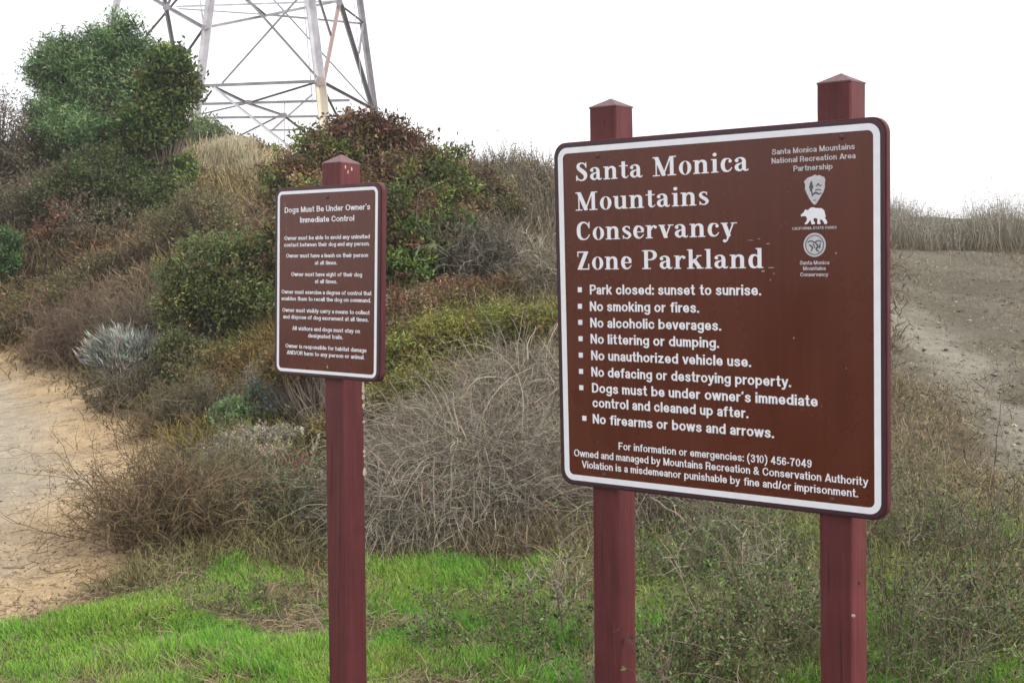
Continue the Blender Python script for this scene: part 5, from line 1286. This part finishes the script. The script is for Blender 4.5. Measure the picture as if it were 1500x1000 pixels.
def path_litter():
    P = vis_samples(5200, -60, 330, 512, 960); sd_ = poly_sd(PATH, P[:, 0], P[:, 1])
    P = P[(sd_ > 0) & (RNG.random(len(P)) < np.exp(-sd_ / .35) * .8 + .04)]
    m_ = len(P); g = Geo()
    p = grow(P + [0, 0, .006], RNG.normal(0, 1, (m_, 3)) * [1, 1, .08], .03 + .14 * RNG.random(m_) ** 2, 3, .2)
    p[..., 2] = gz(p[..., 0], p[..., 1]) + .006
    g.ribbon(p, .004, .002, jitter_col((.16, .11, .07), m_, .35))
    g.leaves(P + RNG.normal(0, .05, P.shape) * [1, 1, 0] + [0, 0, .01], .022, .45, jitter_col((.20, .14, .08), m_, .35), 0)
    tag(g.build('litter', M_TWIG, None, 'stuff'), 'small twigs and dead leaves dropped along the edge of the sandy path', 'litter')
path_litter()
# pebbles, clods and dry leaves
def pebbles(name, label, P, r0, r1, mat_cols):
    n = len(P)
    ico = np.array([[0, 0, 1], [.9, 0, .2], [.28, .85, .2], [-.72, .53, .2], [-.72, -.53, .2], [.28, -.85, .2], [0, 0, -.6]])
    fc = np.array([[0, 1, 2], [0, 2, 3], [0, 3, 4], [0, 4, 5], [0, 5, 1], [6, 2, 1], [6, 3, 2], [6, 4, 3], [6, 5, 4], [6, 1, 5]])
    r = r0 + (r1 - r0) * RNG.random(n) ** 4
    V = ico[None] * (1 + RNG.normal(0, .18, (n, 7, 3))) * r[:, None, None] * np.array([1, 1, .6])
    a = RNG.random(n) * 6.28; ca, sa = np.cos(a)[:, None], np.sin(a)[:, None]
    V = np.stack([V[..., 0] * ca - V[..., 1] * sa, V[..., 0] * sa + V[..., 1] * ca, V[..., 2]], -1) + P[:, None]
    F_ = (fc[None] + (np.arange(n) * 7)[:, None, None]).reshape(-1, 3)
    C = np.repeat(jitter_col(pick(mat_cols, n), n, .2), 7, 0)
    tag(link(name, mesh_np(name, V.reshape(-1, 3), F_, M_TWIG, C), None, 'stuff'), label, 'gravel')
P = vis_samples(5200, -60, 260, 515, 960); P = P[path_amt(P[:, 0], P[:, 1]) > .5]
pebbles('gravel', 'small stones and clods scattered on the sandy path', P, .002, .013, [(3, (.36, .28, .18)), (2, (.32, .28, .23)), (1, (.22, .17, .11))])
P = vis_samples(5200, 1200, 1560, 372, 800); P = P[dirt_amt(P[:, 0], P[:, 1]) > .4]
pebbles('gravel', 'stones and clods scattered over the right-hand dirt trail', P, .004, .034, [(3, (.18, .16, .125)), (3, (.13, .115, .09)), (.3, (.32, .29, .24))])
tag(bpy.data.objects['dog_rules_sign'], cat='sign')

# thin coastal haze
def haze():
    me = bpy.data.meshes.new('haze'); x, y0, y1, z0, z1 = 2600, -2600, 3060, -32, 16
    V = [(a, b, c) for c in (z0, z1) for a, b in ((-x, y0), (x, y0), (x, y1), (-x, y1))]
    me.from_pydata(V, [], [(3, 2, 1, 0), (4, 5, 6, 7), (0, 1, 5, 4), (1, 2, 6, 5), (2, 3, 7, 6), (3, 0, 4, 7)])
    m = bpy.data.materials.new('haze'); m.use_nodes = True; t = m.node_tree; t.nodes.remove(t.nodes['Principled BSDF'])
    v = t.nodes.new('ShaderNodeVolumePrincipled'); v.inputs['Color'].default_value = (.93, .93, .96, 1); v.inputs['Density'].default_value = HAZE
    t.links.new(v.outputs[0], t.nodes['Material Output'].inputs['Volume'])
    me.materials.append(m); link('haze', me, None, 'stuff')
HAZE = 0.0012
haze()
